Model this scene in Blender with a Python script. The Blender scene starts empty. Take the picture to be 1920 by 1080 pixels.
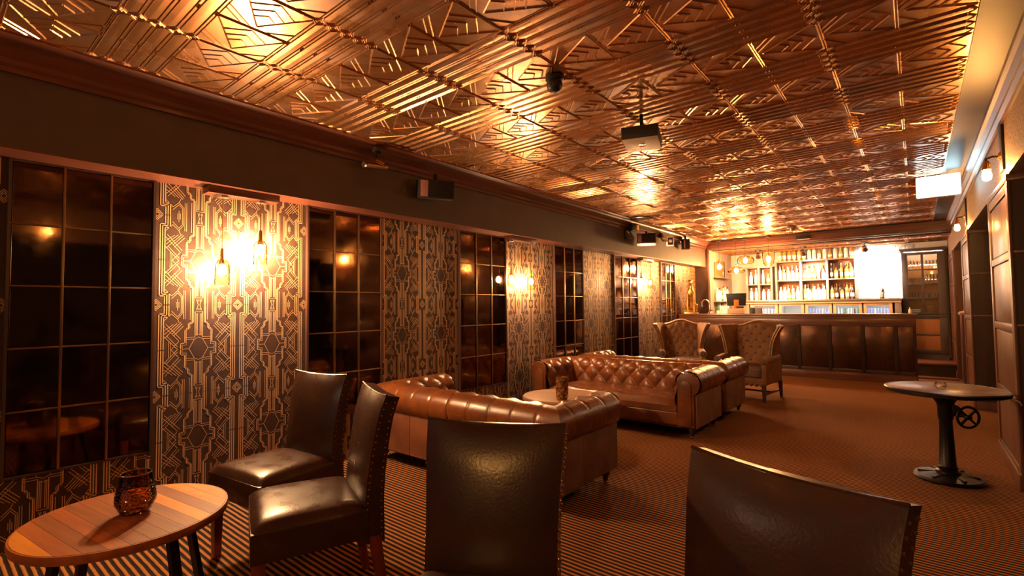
import bpy, bmesh, math, random
from mathutils import Vector, Matrix
random.seed(7)
C = bpy.context.scene.collection
S = bpy.context.scene
PI = math.pi

# ------------------------------------------------------------------ camera
cd = bpy.data.cameras.new('camera'); cam = bpy.data.objects.new('camera', cd); C.objects.link(cam)
cd.sensor_fit = 'HORIZONTAL'; cd.sensor_width = 36.0; cd.lens = 920.0 * 36 / 1920; cd.clip_start = 0.02
XV = Vector((0.77308062, -0.03401604, -0.63339502))      # world axes seen from the lens (x right, y down, z forward)
YV = Vector((0.6342055, 0.0235202, 0.7728067))
ZV = Vector((-0.01139025, -0.99914449, 0.03975618))
right = Vector((XV[0], YV[0], ZV[0])); down = Vector((XV[1], YV[1], ZV[1])); fwd = Vector((XV[2], YV[2], ZV[2]))
mw = Matrix((right, -down, -fwd)).transposed().to_4x4(); mw.translation = Vector((0, 0, 1.27))
cam.matrix_world = mw
S.camera = cam

# ------------------------------------------------------------------ world, exposure, lamps
w = bpy.data.worlds.new('world'); S.world = w; w.use_nodes = True
w.node_tree.nodes['Background'].inputs[0].default_value = (0.22, 0.47, 0.75, 1)
w.node_tree.nodes['Background'].inputs[1].default_value = 0.06
S.cycles.transparent_max_bounces = 32
S.view_settings.view_transform = 'Standard'; S.view_settings.look = 'None'
S.view_settings.exposure = 0.0; S.view_settings.gamma = 1.0; S.view_settings.use_curve_mapping = False

WARM = (1.0, 0.68, 0.44); AMBER = (1.0, 0.43, 0.10); WHITE = (1.0, 0.86, 0.70); COOL = (0.62, 0.92, 1.0)
def point(loc, power, col=WARM, r=0.02):
    l = bpy.data.lights.new('lamp', 'POINT'); l.energy = power; l.color = col; l.shadow_soft_size = r
    o = bpy.data.objects.new('lamp_light', l); o.location = loc; C.objects.link(o); return o
def spot(loc, target, power, col=WHITE, ang=60, blend=0.5, r=0.03):
    l = bpy.data.lights.new('spot', 'SPOT'); l.energy = power; l.color = col; l.shadow_soft_size = r
    l.spot_size = math.radians(ang); l.spot_blend = blend
    o = bpy.data.objects.new('spot_light', l); o.location = loc
    o.rotation_euler = (Vector(target) - Vector(loc)).to_track_quat('-Z', 'Y').to_euler(); C.objects.link(o); return o
def area(loc, target, sx, sy, power, col=WHITE):
    l = bpy.data.lights.new('area', 'AREA'); l.energy = power; l.color = col; l.shape = 'RECTANGLE'; l.size = sx; l.size_y = sy
    o = bpy.data.objects.new('area_light', l); o.location = loc
    o.rotation_euler = (Vector(target) - Vector(loc)).to_track_quat('-Z', 'Y').to_euler(); C.objects.link(o); return o

PEND = [(1.325, 1.545), (1.575, 1.70), (4.42, 1.60), (4.80, 1.58), (7.95, 1.70), (8.32, 1.68)]
PENDW = [48, 135, 42, 56, 85, 85]      # watts of each bulb
SCONCES = [(1.0, 6), (4.9, 36), (8.1, 20)]
point((0.435, 1.0, 2.185), SCONCES[0][1], AMBER, 0.025)       # the next sconces, just out of the frame
point((-0.35, -2.6, 1.75), 120, AMBER, 0.06)                   # a lamp of the room behind the camera
for y, z in ((-1.9, 1.55), (-1.62, 1.70)): point((-3.63, y, z), 9, WARM, 0.03)   # the twin pendant before the first one in view
# spotlights and pendants of the bar
BARP = [(-3.20, 2.09), (-2.86, 1.99), (-2.68, 2.19), (-2.245, 2.19)]
BARW = [60, 60, 65, 130]
for x, tx, tz, p in ((-2.62, -2.75, 1.5, 60), (-1.76, -1.7, 1.6, 300), (-0.72, -0.58, 1.9, 900)):
    spot((x, 11.86, 2.27), (tx, 12.7, tz), p, WHITE, 85, 1.0)
area((-1.6, 11.4, 2.45), (-1.6, 12.3, 1.2), 2.6, 0.25, 34, WHITE)  # broad area light under the bar ceiling, aimed at the back bar
area((-1.6, -1.6, 2.4), (-1.8, 1.5, 0.6), 2.2, 0.5, 0.8, WARM)       # unseen fill light added behind the camera

# ------------------------------------------------------------------ mesh helpers
class MB:
    def __init__(s): s.v = []; s.f = []
    def add(s, vs, fs):
        n = len(s.v); s.v += [tuple(p) for p in vs]; s.f += [tuple(i + n for i in q) for q in fs]
    def box(s, x0, x1, y0, y1, z0, z1):
        s.add([(x0,y0,z0),(x1,y0,z0),(x1,y1,z0),(x0,y1,z0),(x0,y0,z1),(x1,y0,z1),(x1,y1,z1),(x0,y1,z1)],
              [(3,2,1,0),(4,5,6,7),(0,1,5,4),(1,2,6,5),(2,3,7,6),(3,0,4,7)])
    def bar(s, a, b, t, h, up=(0,0,1)):          # box from a to b, thickness t across, h along up
        a = Vector(a); b = Vector(b); d = (b - a).normalized(); u = Vector(up); n = d.cross(u).normalized(); u = n.cross(d).normalized()
        vs = [p + n * (i * t / 2) + u * (j * h / 2) for p in (a, b) for i, j in ((-1,-1),(1,-1),(1,1),(-1,1))]
        s.add(vs, [(0,1,2,3),(7,6,5,4),(0,4,5,1),(1,5,6,2),(2,6,7,3),(3,7,4,0)])
    def ridge(s, a, b, hw, h, up):               # roof-shaped bead on a surface
        a = Vector(a); b = Vector(b); d = (b - a)
        if d.length < 1e-5: return
        d.normalize(); u = Vector(up); n = d.cross(u).normalized() * hw
        e = d * min(hw, (b - a).length * .3)
        s.add([a - n, a + n, b + n, b - n, a + e + u * h, b - e + u * h], [(0,3,5,4),(1,4,5,2),(0,4,1),(3,2,5)])
    def tube(s, pts, r, n=8, cap=True):
        pts = [Vector(p) for p in pts]; rs = r if isinstance(r, (list, tuple)) else [r] * len(pts)
        rings = []; ref = None
        for i, p in enumerate(pts):
            d = (pts[min(i+1, len(pts)-1)] - pts[max(i-1, 0)]).normalized()
            if ref is None: ref = Vector((0,0,1)) if abs(d.z) < .9 else Vector((1,0,0))
            a = (ref - d * ref.dot(d)).normalized(); ref = a; b = d.cross(a)
            rings.append([p + (a * math.cos(2*PI*k/n) + b * math.sin(2*PI*k/n)) * rs[i] for k in range(n)])
        s.loft(rings, cap)
    def loft(s, rings, cap=True, close=False):
        n = len(rings[0]); vs = [p for r in rings for p in r]; fs = []
        m = len(rings)
        for i in range(m if close else m - 1):
            j = (i + 1) % m
            for k in range(n): fs.append((i*n+k, i*n+(k+1)%n, j*n+(k+1)%n, j*n+k))
        if cap and not close: fs += [tuple(range(n-1, -1, -1)), tuple((m-1)*n + k for k in range(n))]
        s.add(vs, fs)
    def lathe(s, prof, n=24, c=(0,0,0), cap=True):
        s.loft([[(c[0]+r*math.cos(2*PI*k/n), c[1]+r*math.sin(2*PI*k/n), c[2]+z) for k in range(n)] for r, z in prof], cap)
    def prism(s, poly, d):                        # poly: 3-D points, extruded by vector d
        n = len(poly); a = [Vector(p) for p in poly]; b = [p + Vector(d) for p in a]
        s.add(a + b, [tuple(range(n-1,-1,-1)), tuple(range(n, 2*n))] + [(k,(k+1)%n,n+(k+1)%n,n+k) for k in range(n)])
    def grid(s, P):
        h = len(P); n = len(P[0])
        s.add([p for r in P for p in r], [(i*n+j, i*n+j+1, (i+1)*n+j+1, (i+1)*n+j) for i in range(h-1) for j in range(n-1)])
    def ball(s, c, r, n=8, m=5, sz=1.0):
        s.lathe([(max(r*math.sin(PI*i/m), r*.02), -r*sz*math.cos(PI*i/m)) for i in range(m+1)], n, c)
    def mesh(s, name, m, smooth=40, bevel=0, seg=2, fix=True):
        me = bpy.data.meshes.new(name); me.from_pydata([tuple(p) for p in s.v], [], s.f)
        if bevel or fix:
            bm = bmesh.new(); bm.from_mesh(me)
            if bevel: bmesh.ops.bevel(bm, geom=bm.edges[:], offset=bevel, segments=seg, affect='EDGES', profile=.6, clamp_overlap=True)
            bmesh.ops.recalc_face_normals(bm, faces=bm.faces[:]); bm.to_mesh(me); bm.free()
        if smooth:
            me.polygons.foreach_set('use_smooth', [True] * len(me.polygons))
            me.set_sharp_from_angle(angle=math.radians(smooth))
        if m: me.materials.append(m)
        return me
    def build(s, name, m, parent=None, loc=(0,0,0), rz=0, **k):
        o = bpy.data.objects.new(name, s.mesh(name, m, **k)); C.objects.link(o)
        o.location = loc; o.rotation_euler = (0,0,rz); o.parent = parent
        return o

def put(me, name, parent=None, loc=(0,0,0), rot=(0,0,0)):
    o = bpy.data.objects.new(name, me); C.objects.link(o); o.location = loc; o.rotation_euler = rot; o.parent = parent; return o
def tag(o, label=None, cat=None, group=None, kind=None):
    if label: o['label'] = label
    if cat: o['category'] = cat
    if group: o['group'] = group
    if kind: o['kind'] = kind
    return o
def thing(name, label, cat, loc=(0,0,0), rz=0, group=None):
    o = bpy.data.objects.new(name, None); C.objects.link(o); o.empty_display_size = .1
    o.location = loc; o.rotation_euler = (0,0,rz); return tag(o, label, cat, group)
def dup(root, loc, rz, label, group=None):
    r = root.copy(); C.objects.link(r); r.location = loc; r.rotation_euler = (0,0,rz); r['label'] = label
    if group: r['group'] = group
    def kids(a, b):
        for ch in list(a.children):
            c = ch.copy(); C.objects.link(c); c.parent = b; kids(ch, c)
    kids(root, r); return r
def lerp(a, b, t): return a + (b - a) * t
def B(*a): m = MB(); m.box(*a); return m
def ordw(i): return ['first','second','third','fourth','fifth','sixth','seventh','eighth','ninth','tenth','eleventh','twelfth','thirteenth','fourteenth','fifteenth','sixteenth'][i]

# ------------------------------------------------------------------ materials
def mat(name, col, rough=.5, metal=0, col2=None, scale=6, detail=5, lo=.4, hi=.65, bump=0, bscale=60, bkind='noise', rough2=None,
        emit=None, estr=0, spec=.5, stretch=(1,1,1), coat=0, each=False, trans=0, ior=1.45, alpha=1, bdist=.002):
    m = bpy.data.materials.new(name); m.use_nodes = True; nt = m.node_tree; N = nt.nodes; L = nt.links
    b = N['Principled BSDF']; b.inputs['Base Color'].default_value = (*col, 1); b.inputs['Roughness'].default_value = rough
    b.inputs['Metallic'].default_value = metal; b.inputs['Specular IOR Level'].default_value = spec; b.inputs['Coat Weight'].default_value = coat
    b.inputs['Coat Roughness'].default_value = .15
    b.inputs['Transmission Weight'].default_value = trans; b.inputs['IOR'].default_value = ior; b.inputs['Alpha'].default_value = alpha
    if emit: b.inputs['Emission Color'].default_value = (*emit, 1); b.inputs['Emission Strength'].default_value = estr
    if col2 or rough2 is not None or bump:
        tc = N.new('ShaderNodeTexCoord'); mp = N.new('ShaderNodeMapping'); mp.inputs['Scale'].default_value = stretch
        L.new(tc.outputs['Object'], mp.inputs[0])
        if each:                                             # shift the grain from piece to piece
            oi = N.new('ShaderNodeObjectInfo'); ml = N.new('ShaderNodeMath'); ml.operation = 'MULTIPLY'; ml.inputs[1].default_value = 37
            L.new(oi.outputs['Random'], ml.inputs[0]); L.new(ml.outputs[0], mp.inputs['Location'])
    if col2 or rough2 is not None:
        nz = N.new('ShaderNodeTexNoise'); nz.inputs['Scale'].default_value = scale; nz.inputs['Detail'].default_value = detail
        L.new(mp.outputs[0], nz.inputs['Vector'])
        mr = N.new('ShaderNodeMapRange'); mr.inputs['From Min'].default_value = lo; mr.inputs['From Max'].default_value = hi
        L.new(nz.outputs['Fac'], mr.inputs['Value'])
        if col2:
            mx = N.new('ShaderNodeMix'); mx.data_type = 'RGBA'; mx.inputs['A'].default_value = (*col, 1); mx.inputs['B'].default_value = (*col2, 1)
            L.new(mr.outputs[0], mx.inputs['Factor']); L.new(mx.outputs['Result'], b.inputs['Base Color'])
        if rough2 is not None:
            m2 = N.new('ShaderNodeMapRange'); m2.inputs['To Min'].default_value = rough; m2.inputs['To Max'].default_value = rough2
            L.new(mr.outputs[0], m2.inputs['Value']); L.new(m2.outputs[0], b.inputs['Roughness'])
    if bump:
        if bkind == 'noise':
            t = N.new('ShaderNodeTexNoise'); t.inputs['Detail'].default_value = 4; out = t.outputs['Fac']
        else:
            t = N.new('ShaderNodeTexVoronoi'); out = t.outputs['Distance']
        t.inputs['Scale'].default_value = bscale; L.new(mp.outputs[0], t.inputs['Vector'])
        bp = N.new('ShaderNodeBump'); bp.inputs['Strength'].default_value = bump; bp.inputs['Distance'].default_value = bdist
        L.new(out, bp.inputs['Height']); L.new(bp.outputs[0], b.inputs['Normal'])
    return m
def thinglass(name, tint, gloss=.12, rough=.03):          # thin blown glass: tinted see-through with a mirror film
    m = bpy.data.materials.new(name); m.use_nodes = True; nt = m.node_tree; N = nt.nodes; L = nt.links
    N.remove(N['Principled BSDF']); out = N['Material Output']
    t = N.new('ShaderNodeBsdfTransparent'); t.inputs[0].default_value = (*tint, 1)
    g = N.new('ShaderNodeBsdfGlossy'); g.inputs['Roughness'].default_value = rough; g.inputs['Color'].default_value = (1, 1, 1, 1)
    fr = N.new('ShaderNodeLayerWeight'); fr.inputs['Blend'].default_value = gloss
    mx = N.new('ShaderNodeMixShader'); L.new(fr.outputs['Fresnel'], mx.inputs[0]); L.new(t.outputs[0], mx.inputs[1]); L.new(g.outputs[0], mx.inputs[2])
    L.new(mx.outputs[0], out.inputs[0]); return m
def carpet_mat():
    m = bpy.data.materials.new('ribbed_carpet'); m.use_nodes = True; nt = m.node_tree; N = nt.nodes; L = nt.links
    b = N['Principled BSDF']; b.inputs['Roughness'].default_value = .9; b.inputs['Specular IOR Level'].default_value = .15
    tc = N.new('ShaderNodeTexCoord'); sp = N.new('ShaderNodeSeparateXYZ'); L.new(tc.outputs['Object'], sp.inputs[0])
    nz = N.new('ShaderNodeTexNoise'); nz.inputs['Scale'].default_value = 14; nz.inputs['Detail'].default_value = 6; L.new(tc.outputs['Object'], nz.inputs['Vector'])
    ma = N.new('ShaderNodeMath'); ma.operation = 'MULTIPLY_ADD'; ma.inputs[1].default_value = .006; L.new(nz.outputs['Fac'], ma.inputs[0]); L.new(sp.outputs['Y'], ma.inputs[2])
    d = N.new('ShaderNodeMath'); d.operation = 'MULTIPLY'; d.inputs[1].default_value = 2*PI/.031; L.new(ma.outputs[0], d.inputs[0])
    s = N.new('ShaderNodeMath'); s.operation = 'SINE'; L.new(d.outputs[0], s.inputs[0])
    mr = N.new('ShaderNodeMapRange'); mr.inputs['From Min'].default_value = -.15; mr.inputs['From Max'].default_value = .55; mr.interpolation_type = 'SMOOTHSTEP'
    L.new(s.outputs[0], mr.inputs['Value'])
    fz = N.new('ShaderNodeTexNoise'); fz.inputs['Scale'].default_value = 160; L.new(tc.outputs['Object'], fz.inputs['Vector'])
    gm = N.new('ShaderNodeMix'); gm.data_type = 'RGBA'; gm.inputs['A'].default_value = (.47,.19,.05,1); gm.inputs['B'].default_value = (.27,.105,.03,1); L.new(fz.outputs['Fac'], gm.inputs['Factor'])
    mx = N.new('ShaderNodeMix'); mx.data_type = 'RGBA'; mx.inputs['A'].default_value = (.016,.010,.009,1)
    L.new(gm.outputs['Result'], mx.inputs['B']); L.new(mr.outputs[0], mx.inputs['Factor']); L.new(mx.outputs['Result'], b.inputs['Base Color'])
    bp = N.new('ShaderNodeBump'); bp.inputs['Strength'].default_value = .5; bp.inputs['Distance'].default_value = .004
    L.new(s.outputs[0], bp.inputs['Height']); L.new(bp.outputs[0], b.inputs['Normal'])
    return m
def plank_mat(name, cols):
    m = mat(name, cols[0], .52, 0, cols[1], 9, 6, .35, .7, .3, 120, stretch=(.25,3,3), coat=.08)
    return m

M = {}
M['copper'] = mat('pressed_copper', (.66,.34,.155), .25, .92, (.30,.18,.135), 3.4, 7, .47, .66, .3, 9, rough2=.40, bdist=.003, each=True)
M['paper'] = mat('dark_wallpaper', (.052,.025,.017), .5, 0, (.036,.018,.013), 8, spec=.4)
M['goldprint'] = mat('gold_print', (.72,.48,.28), .42, .55)
M['bulk'] = mat('bulkhead_paint', (.076,.051,.042), .6, 0, (.064,.043,.036), 4, bump=.15, bscale=90)
M['mahog'] = mat('mahogany', (.13,.042,.022), .35, 0, (.075,.024,.014), 5, 6, stretch=(.3,3,3), coat=.2)
M['mahogx'] = mat('mahogany_lengthwise', (.12,.038,.022), .36, 0, (.07,.024,.016), 5, 6, stretch=(3,.25,3), coat=.2)
M['darkwood'] = mat('dark_stained_wood', (.05,.022,.016), .38, 0, (.03,.014,.011), 5, 6, stretch=(3,3,.3), coat=.2)
M['barwood'] = mat('bar_timber', (.12,.045,.026), .3, 0, (.075,.028,.018), 4, 6, stretch=(.3,3,3), coat=.35)
M['barpanel'] = mat('aged_copper_panel', (.10,.046,.026), .24, .8, (.04,.022,.016), 3.2, 6, .38, .66, .25, 10, rough2=.42)
M['antique'] = mat('antique_mirror', (.16,.10,.065), .05, 1, (.04,.026,.02), 5, 7, .50, .70, .05, 14, rough2=.18, each=True)
M['bronze'] = mat('bronze_bar', (.34,.22,.13), .3, 1)
M['carpet'] = carpet_mat()
M['leather'] = mat('tan_chesterfield_leather', (.185,.057,.015), .25, 0, (.09,.027,.009), 7, 6, .35, .68, .35, 140, rough2=.42, coat=.1)
M['suede'] = mat('worn_suede', (.20,.10,.064), .7, 0, (.12,.055,.034), 6, 7, .32, .7, .3, 200)
M['suede_red'] = mat('worn_brown_hide', (.19,.066,.028), .5, 0, (.10,.034,.016), 5, 7, .32, .7, .2, 160)
M['chair'] = mat('dark_brown_leather', (.060,.025,.015), .24, 0, (.036,.015,.010), 10, 6, .35, .65, .30, 120, rough2=.36, bdist=.0015)
M['redleg'] = mat('red_stained_wood', (.20,.035,.022), .35, 0, (.12,.02,.014), 6, stretch=(4,4,.4), coat=.2)
M['stud'] = mat('brass_stud', (.62,.40,.20), .25, 1)
M['button'] = mat('leather_button', (.10,.035,.013), .35)
M['wing'] = mat('tan_velvet', (.21,.098,.04), .62, 0, (.15,.07,.03), 8, bump=.2, bscale=200)
M['wingdark'] = mat('dark_brown_velvet', (.10,.052,.032), .6, 0, (.06,.032,.02), 6)
M['iron'] = mat('black_cast_iron', (.022,.018,.017), .38, .7, bump=.15, bscale=50)
M['black'] = mat('black_plastic', (.014,.013,.013), .45)
M['blackmetal'] = mat('black_metal', (.02,.018,.017), .35, .6)
M['chrome'] = mat('chrome', (.8,.78,.75), .12, 1)
M['rededge'] = mat('dull_red_plastic', (.20,.085,.07), .5)
M['brass'] = mat('brass', (.70,.44,.18), .25, 1)
M['ironbase'] = M['iron']
M['plankA'] = plank_mat('orange_plank', ((.66,.25,.014), (.46,.15,.012)))
M['plankB'] = plank_mat('brown_plank', ((.27,.078,.012), (.16,.045,.009)))
M['plankC'] = plank_mat('red_plank', ((.38,.105,.011), (.24,.055,.009)))
M['palewood'] = mat('pale_oak', (.34,.19,.10), .4, 0, (.27,.145,.075), 6, stretch=(.3,3,3))
M['redwood'] = mat('polished_red_wood', (.19,.070,.033), .36, 0, (.09,.032,.018), 6, 6, stretch=(.3,3,3), coat=.08)
M['amberglass'] = thinglass('amber_glass', (.99,.80,.55))
M['clearglass'] = thinglass('clear_glass', (.93,.94,.92))
M['smoke'] = thinglass('smoked_glass', (.74,.58,.44), .25)
M['mosaic'] = thinglass('mosaic_glass', (.66,.44,.28), .5, .10)
M['crackle'] = mat('crackled_amber_glass', (.42,.21,.07), .14, .5, (.12,.05,.02), 40, 3, .4, .6, .9, 45, bkind='vor', bdist=.006)
def glow(p, area_, col=WARM):                               # a bulb that gives off p watts
    return mat('glowing_bulb', (1,.8,.5), .4, emit=col, estr=p/(PI*area_))
M['led'] = mat('white_light_panel', (1,1,1), .4, emit=COOL, estr=9)
M['ledf'] = mat('fridge_light', (1,1,1), .4, emit=(.75,.85,1), estr=34)
M['whitewall'] = mat('pale_bar_wall', (.33,.25,.20), .6, 0, (.28,.21,.17), 3)
M['whitepaper'] = mat('pale_wallpaper', (.44,.40,.37), .5)
M['greyprint'] = mat('grey_print', (.22,.20,.19), .4, .3)
M['strip'] = mat('dark_ceiling_paint', (.070,.046,.036), .45, 0, (.055,.037,.030), 2)
M['glitter'] = mat('textured_wall', (.30,.19,.12), .6, 0, (.12,.075,.05), 70, 3, .42, .58, .8, 90, bdist=.004)
M['pier'] = mat('pier_timber', (.13,.052,.03), .4, 0, (.09,.035,.022), 5, 6, stretch=(3,3,.3), coat=.15)
M['grey'] = mat('grey_plastic', (.25,.2,.18), .5)
M['paleplastic'] = mat('pale_plastic', (.55,.42,.33), .5)
M['gold'] = mat('gilded_resin', (.62,.36,.10), .32, .6, (.30,.15,.04), 14)
M['shelfwood'] = mat('grey_brown_shelf', (.30,.235,.19), .45, 0, (.22,.17,.135), 6)
M['shelfback'] = mat('shelf_back', (.30,.11,.045), .5)
M['fridgewood'] = mat('light_fridge_frame', (.62,.42,.27), .4)
M['cabwood'] = mat('black_brown_cabinet', (.07,.048,.04), .4, 0, (.05,.035,.03), 5)
M['cabdark'] = mat('near_black_timber', (.030,.014,.010), .55, 0, (.022,.011,.008), 5, spec=.2)
M['amberback'] = mat('amber_cabinet_back', (.34,.13,.04), .35)
M['whitelabel'] = mat('paper_label', (.86,.80,.72), .6)
M['stainless'] = mat('brushed_steel', (.55,.5,.46), .3, 1)
M['wood_step'] = mat('step_wood', (.22,.08,.045), .35, 0, (.12,.045,.028), 5, stretch=(.3,3,3), coat=.2)
M['darkwall'] = mat('dark_recess_wall', (.035,.02,.016), .7)
M['cardwhite'] = mat('white_card', (.8,.76,.7), .6)
def bottleglass(n, c, r=.12): return mat(n, c, r, 0, spec=.7, coat=.4)
M['b_amber'] = bottleglass('amber_bottle', (.62,.24,.045)); M['b_clear'] = bottleglass('clear_bottle', (.72,.66,.58))
M['b_green'] = bottleglass('green_bottle', (.06,.16,.06)); M['b_dark'] = bottleglass('dark_bottle', (.05,.028,.018))
M['b_white'] = bottleglass('white_bottle', (.85,.80,.72)); M['b_honey'] = bottleglass('honey_bottle', (.75,.40,.10))
M['b_blue'] = bottleglass('blue_bottle', (.30,.30,.62))

# ================================================================== SETTING
XL, XB, XR, ZC, ZBAR, YB, YW = -3.75, -3.52, 0.525, 2.65, 2.47, 11.0, 12.75
tag(B(XL-.1, 1.7, -3, YW, -.05, 0).build('floor', M['carpet'], smooth=0), kind='structure')
# --- ceiling with pressed copper tiles
ceil = tag(B(XL-.1, 1.7, -3, YB+.1, ZC+.012, ZC+.06).build('ceiling', M['strip'], smooth=0), kind='structure')
TW, TH, ZN = .61, .634, .334
def tile_mesh():
    t = MB(); up = (0,0,-1); hw, h = .0046, .0048
    def seg(x0, y0, x1, y1, a=hw, b=h): t.ridge((x0,y0,0),(x1,y1,0), a, b, up)
    t.add([(0,0,0),(TW,0,0),(TW,TH,0),(0,TH,0)], [(0,1,2,3)])
    for i in range(4):
        yc = .0375 + .075*i; e = .0285
        P = [(.012,yc-.006),(.012,yc+.006),(.040,yc+e),(TW-.040,yc+e),(TW-.012,yc+.006),(TW-.012,yc-.006),(TW-.040,yc-e),(.040,yc-e)]
        for k in range(8): seg(*P[k], *P[(k+1)%8])
        # faintly crowned stripe between its beads
        t.add([(.045,yc-e,.0),(TW-.045,yc-e,.0),(TW-.02,yc,-.0012),(.02,yc,-.0012),(.045,yc+e,0),(TW-.045,yc+e,0)], [(0,1,2,3),(3,2,5,4)])
    for j in range(5):
        yy = .075*j
        for d in (.030, .015):
            Q = [(0,yy-d),(d,yy),(0,yy+d),(-d,yy)]
            for k in range(4): seg(*Q[k], *Q[(k+1)%4], .0035, .005)
        for bx in (.296, .314):
            t.add([(bx-.007,yy-.007,0),(bx+.007,yy-.007,0),(bx+.007,yy+.007,0),(bx-.007,yy+.007,0),(bx,yy,-.009)], [(0,1,4),(1,2,4),(2,3,4),(3,0,4)])
    for c in (0, 1):
        X0 = c*.305
        def z(u0,v0,u1,v1,a=hw,b=h): seg(X0+u0*.305, .30+v0*ZN, X0+u1*.305, .30+v1*ZN, a, b)
        z(-.018,.02,-.018,.98,.0045); z(.018,.02,.018,.98,.0045)
        z(.97,.03,.1,.5); z(.1,.5,.97,.97)
        for us, ua in ((.66,.93),(.51,.72),(.37,.52)):
            vs = (1-us)*.5/.9; z(us,vs,ua,.5); z(ua,.5,us,1-vs)
        z(.42,.02,.03,.43); z(.29,.02,.03,.30); z(.03,.66,.29,.98)
        z(.03,.02,.95,.02,.004,.004); z(.03,.98,.95,.98,.004,.004)
    return t.mesh('ceiling_tile', M['copper'], smooth=0, fix=False)
tm = tile_mesh()
for i in range(6):
    for k in range(-3, 16):
        y = 1.195 + TH*k
        if y + TH > YB: continue
        put(tm, 'ceiling_tile', ceil, (-3.375+TW*i, y, ZC), (random.uniform(-.0045,.0045), random.uniform(-.0045,.0045), 0))
q = MB(); q.box(.280,.296,-3,YB,ZC-.006,ZC+.012); q.build('tile_edge_strip', M['strip'], ceil, smooth=0)
# bar ceiling
bc = tag(B(XL-.1, XR+.1, YB+.1, YW, ZBAR+.012, ZBAR+.06).build('ceiling_bar', M['strip'], smooth=0), kind='structure')
bc.name = 'ceiling.001'
for i in range(7):
    for k in range(2): put(tm, 'ceiling_tile', bc, (-3.735+TW*i, YB+.25+TH*k, ZBAR), (0,0,0))
# beam over the bar
bm_ = MB(); bm_.box(XB+.05, XR, YB, YB+.10, 2.5, ZC+.01); bm_.box(XB+.05, XR, YB-.03, YB, 2.54, 2.60); bm_.box(XB+.05, XR, YB-.06, YB, 2.60, ZC)
tag(bm_.build('trim_1', M['mahog'], smooth=0), kind='structure')
# left wall: recessed papered wall, return, wall by the bar
wl = MB(); wl.box(XL-.1, XL, -3, YB+.05, 0, ZC); wl.box(XL, XB+.05, YB, YB+.1, 0, ZC)
wall_left = tag(wl.build('wall_left', M['paper'], smooth=0), kind='structure')
tag(B(XL, XB+.06, YB+.1, YW, 0, ZC).build('wall_left.001', M['whitewall'], smooth=0), kind='structure')
# bulkhead
tag(B(XL, XB, -3, YB, 2.115, ZC).build('trim_2', M['bulk'], smooth=0), kind='structure')
tag(B(XL+.002, XB, -3, YB, 2.105, 2.115).build('trim_3', M['mahogx'], smooth=0), kind='structure')
cn = MB()
for y0, y1 in ((-3, YB),):
    prof = [(XB,2.49),(XB+.018,2.49),(XB+.018,2.515),(XB+.035,2.53),(XB+.035,2.555),(XB+.06,2.575),(XB+.085,2.60),(XB+.095,2.62),(XB+.15,2.635),(XB+.15,ZC+.01),(XB,ZC+.01)]
    cn.prism([(x,y0,z) for x,z in prof], (0,y1-y0,0))
tag(cn.build('trim_4', M['mahogx'], smooth=0), kind='structure')
# right wall: header above the openings, crown moulding
tag(B(XR, XR+.2, -3, YW, 2.145, ZC).build('wall_right', M['glitter'], smooth=0), kind='structure')
cr = MB(); prof = [(XR,2.52),(XR-.015,2.52),(XR-.015,2.55),(XR-.035,2.565),(XR-.035,2.59),(XR-.06,2.605),(XR-.075,2.63),(XR-.075,ZC+.01),(XR,ZC+.01)]
cr.prism([(x,-3,z) for x,z in prof], (0,YW+3,0)); tag(cr.build('trim_5', M['mahogx'], smooth=0), kind='structure')
tag(B(1.55, 1.65, -3, YW, 0, ZC).build('wall_right.001', M['darkwall'], smooth=0), kind='structure')
tag(B(XR, 1.6, 10.95, 11.0, 0, 2.145).build('wall_right.002', M['pier'], smooth=0), kind='structure')
tag(B(XR, 1.6, 12.3, YW, 0, 2.145).build('wall_right.003', M['paper'], smooth=0), kind='structure')
# back wall of the bar
wb = tag(B(XL, 1.6, YW, YW+.1, 0, ZC).build('wall_back', M['whitepaper'], smooth=0), kind='structure')
# raised floor behind the bar and step
st = MB(); st.box(XB+.06, XR, 11.2, YW, 0, .20); tag(st.build('floor.001', M['darkwood'], smooth=0), kind='structure')
sp = MB(); sp.box(0.0, XR, 11.15, 11.75, .20, .235); sp.box(0,XR,10.75,10.85,0,.03); tag(sp.build('trim_6', M['wood_step'], bevel=.006), kind='structure')

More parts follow.
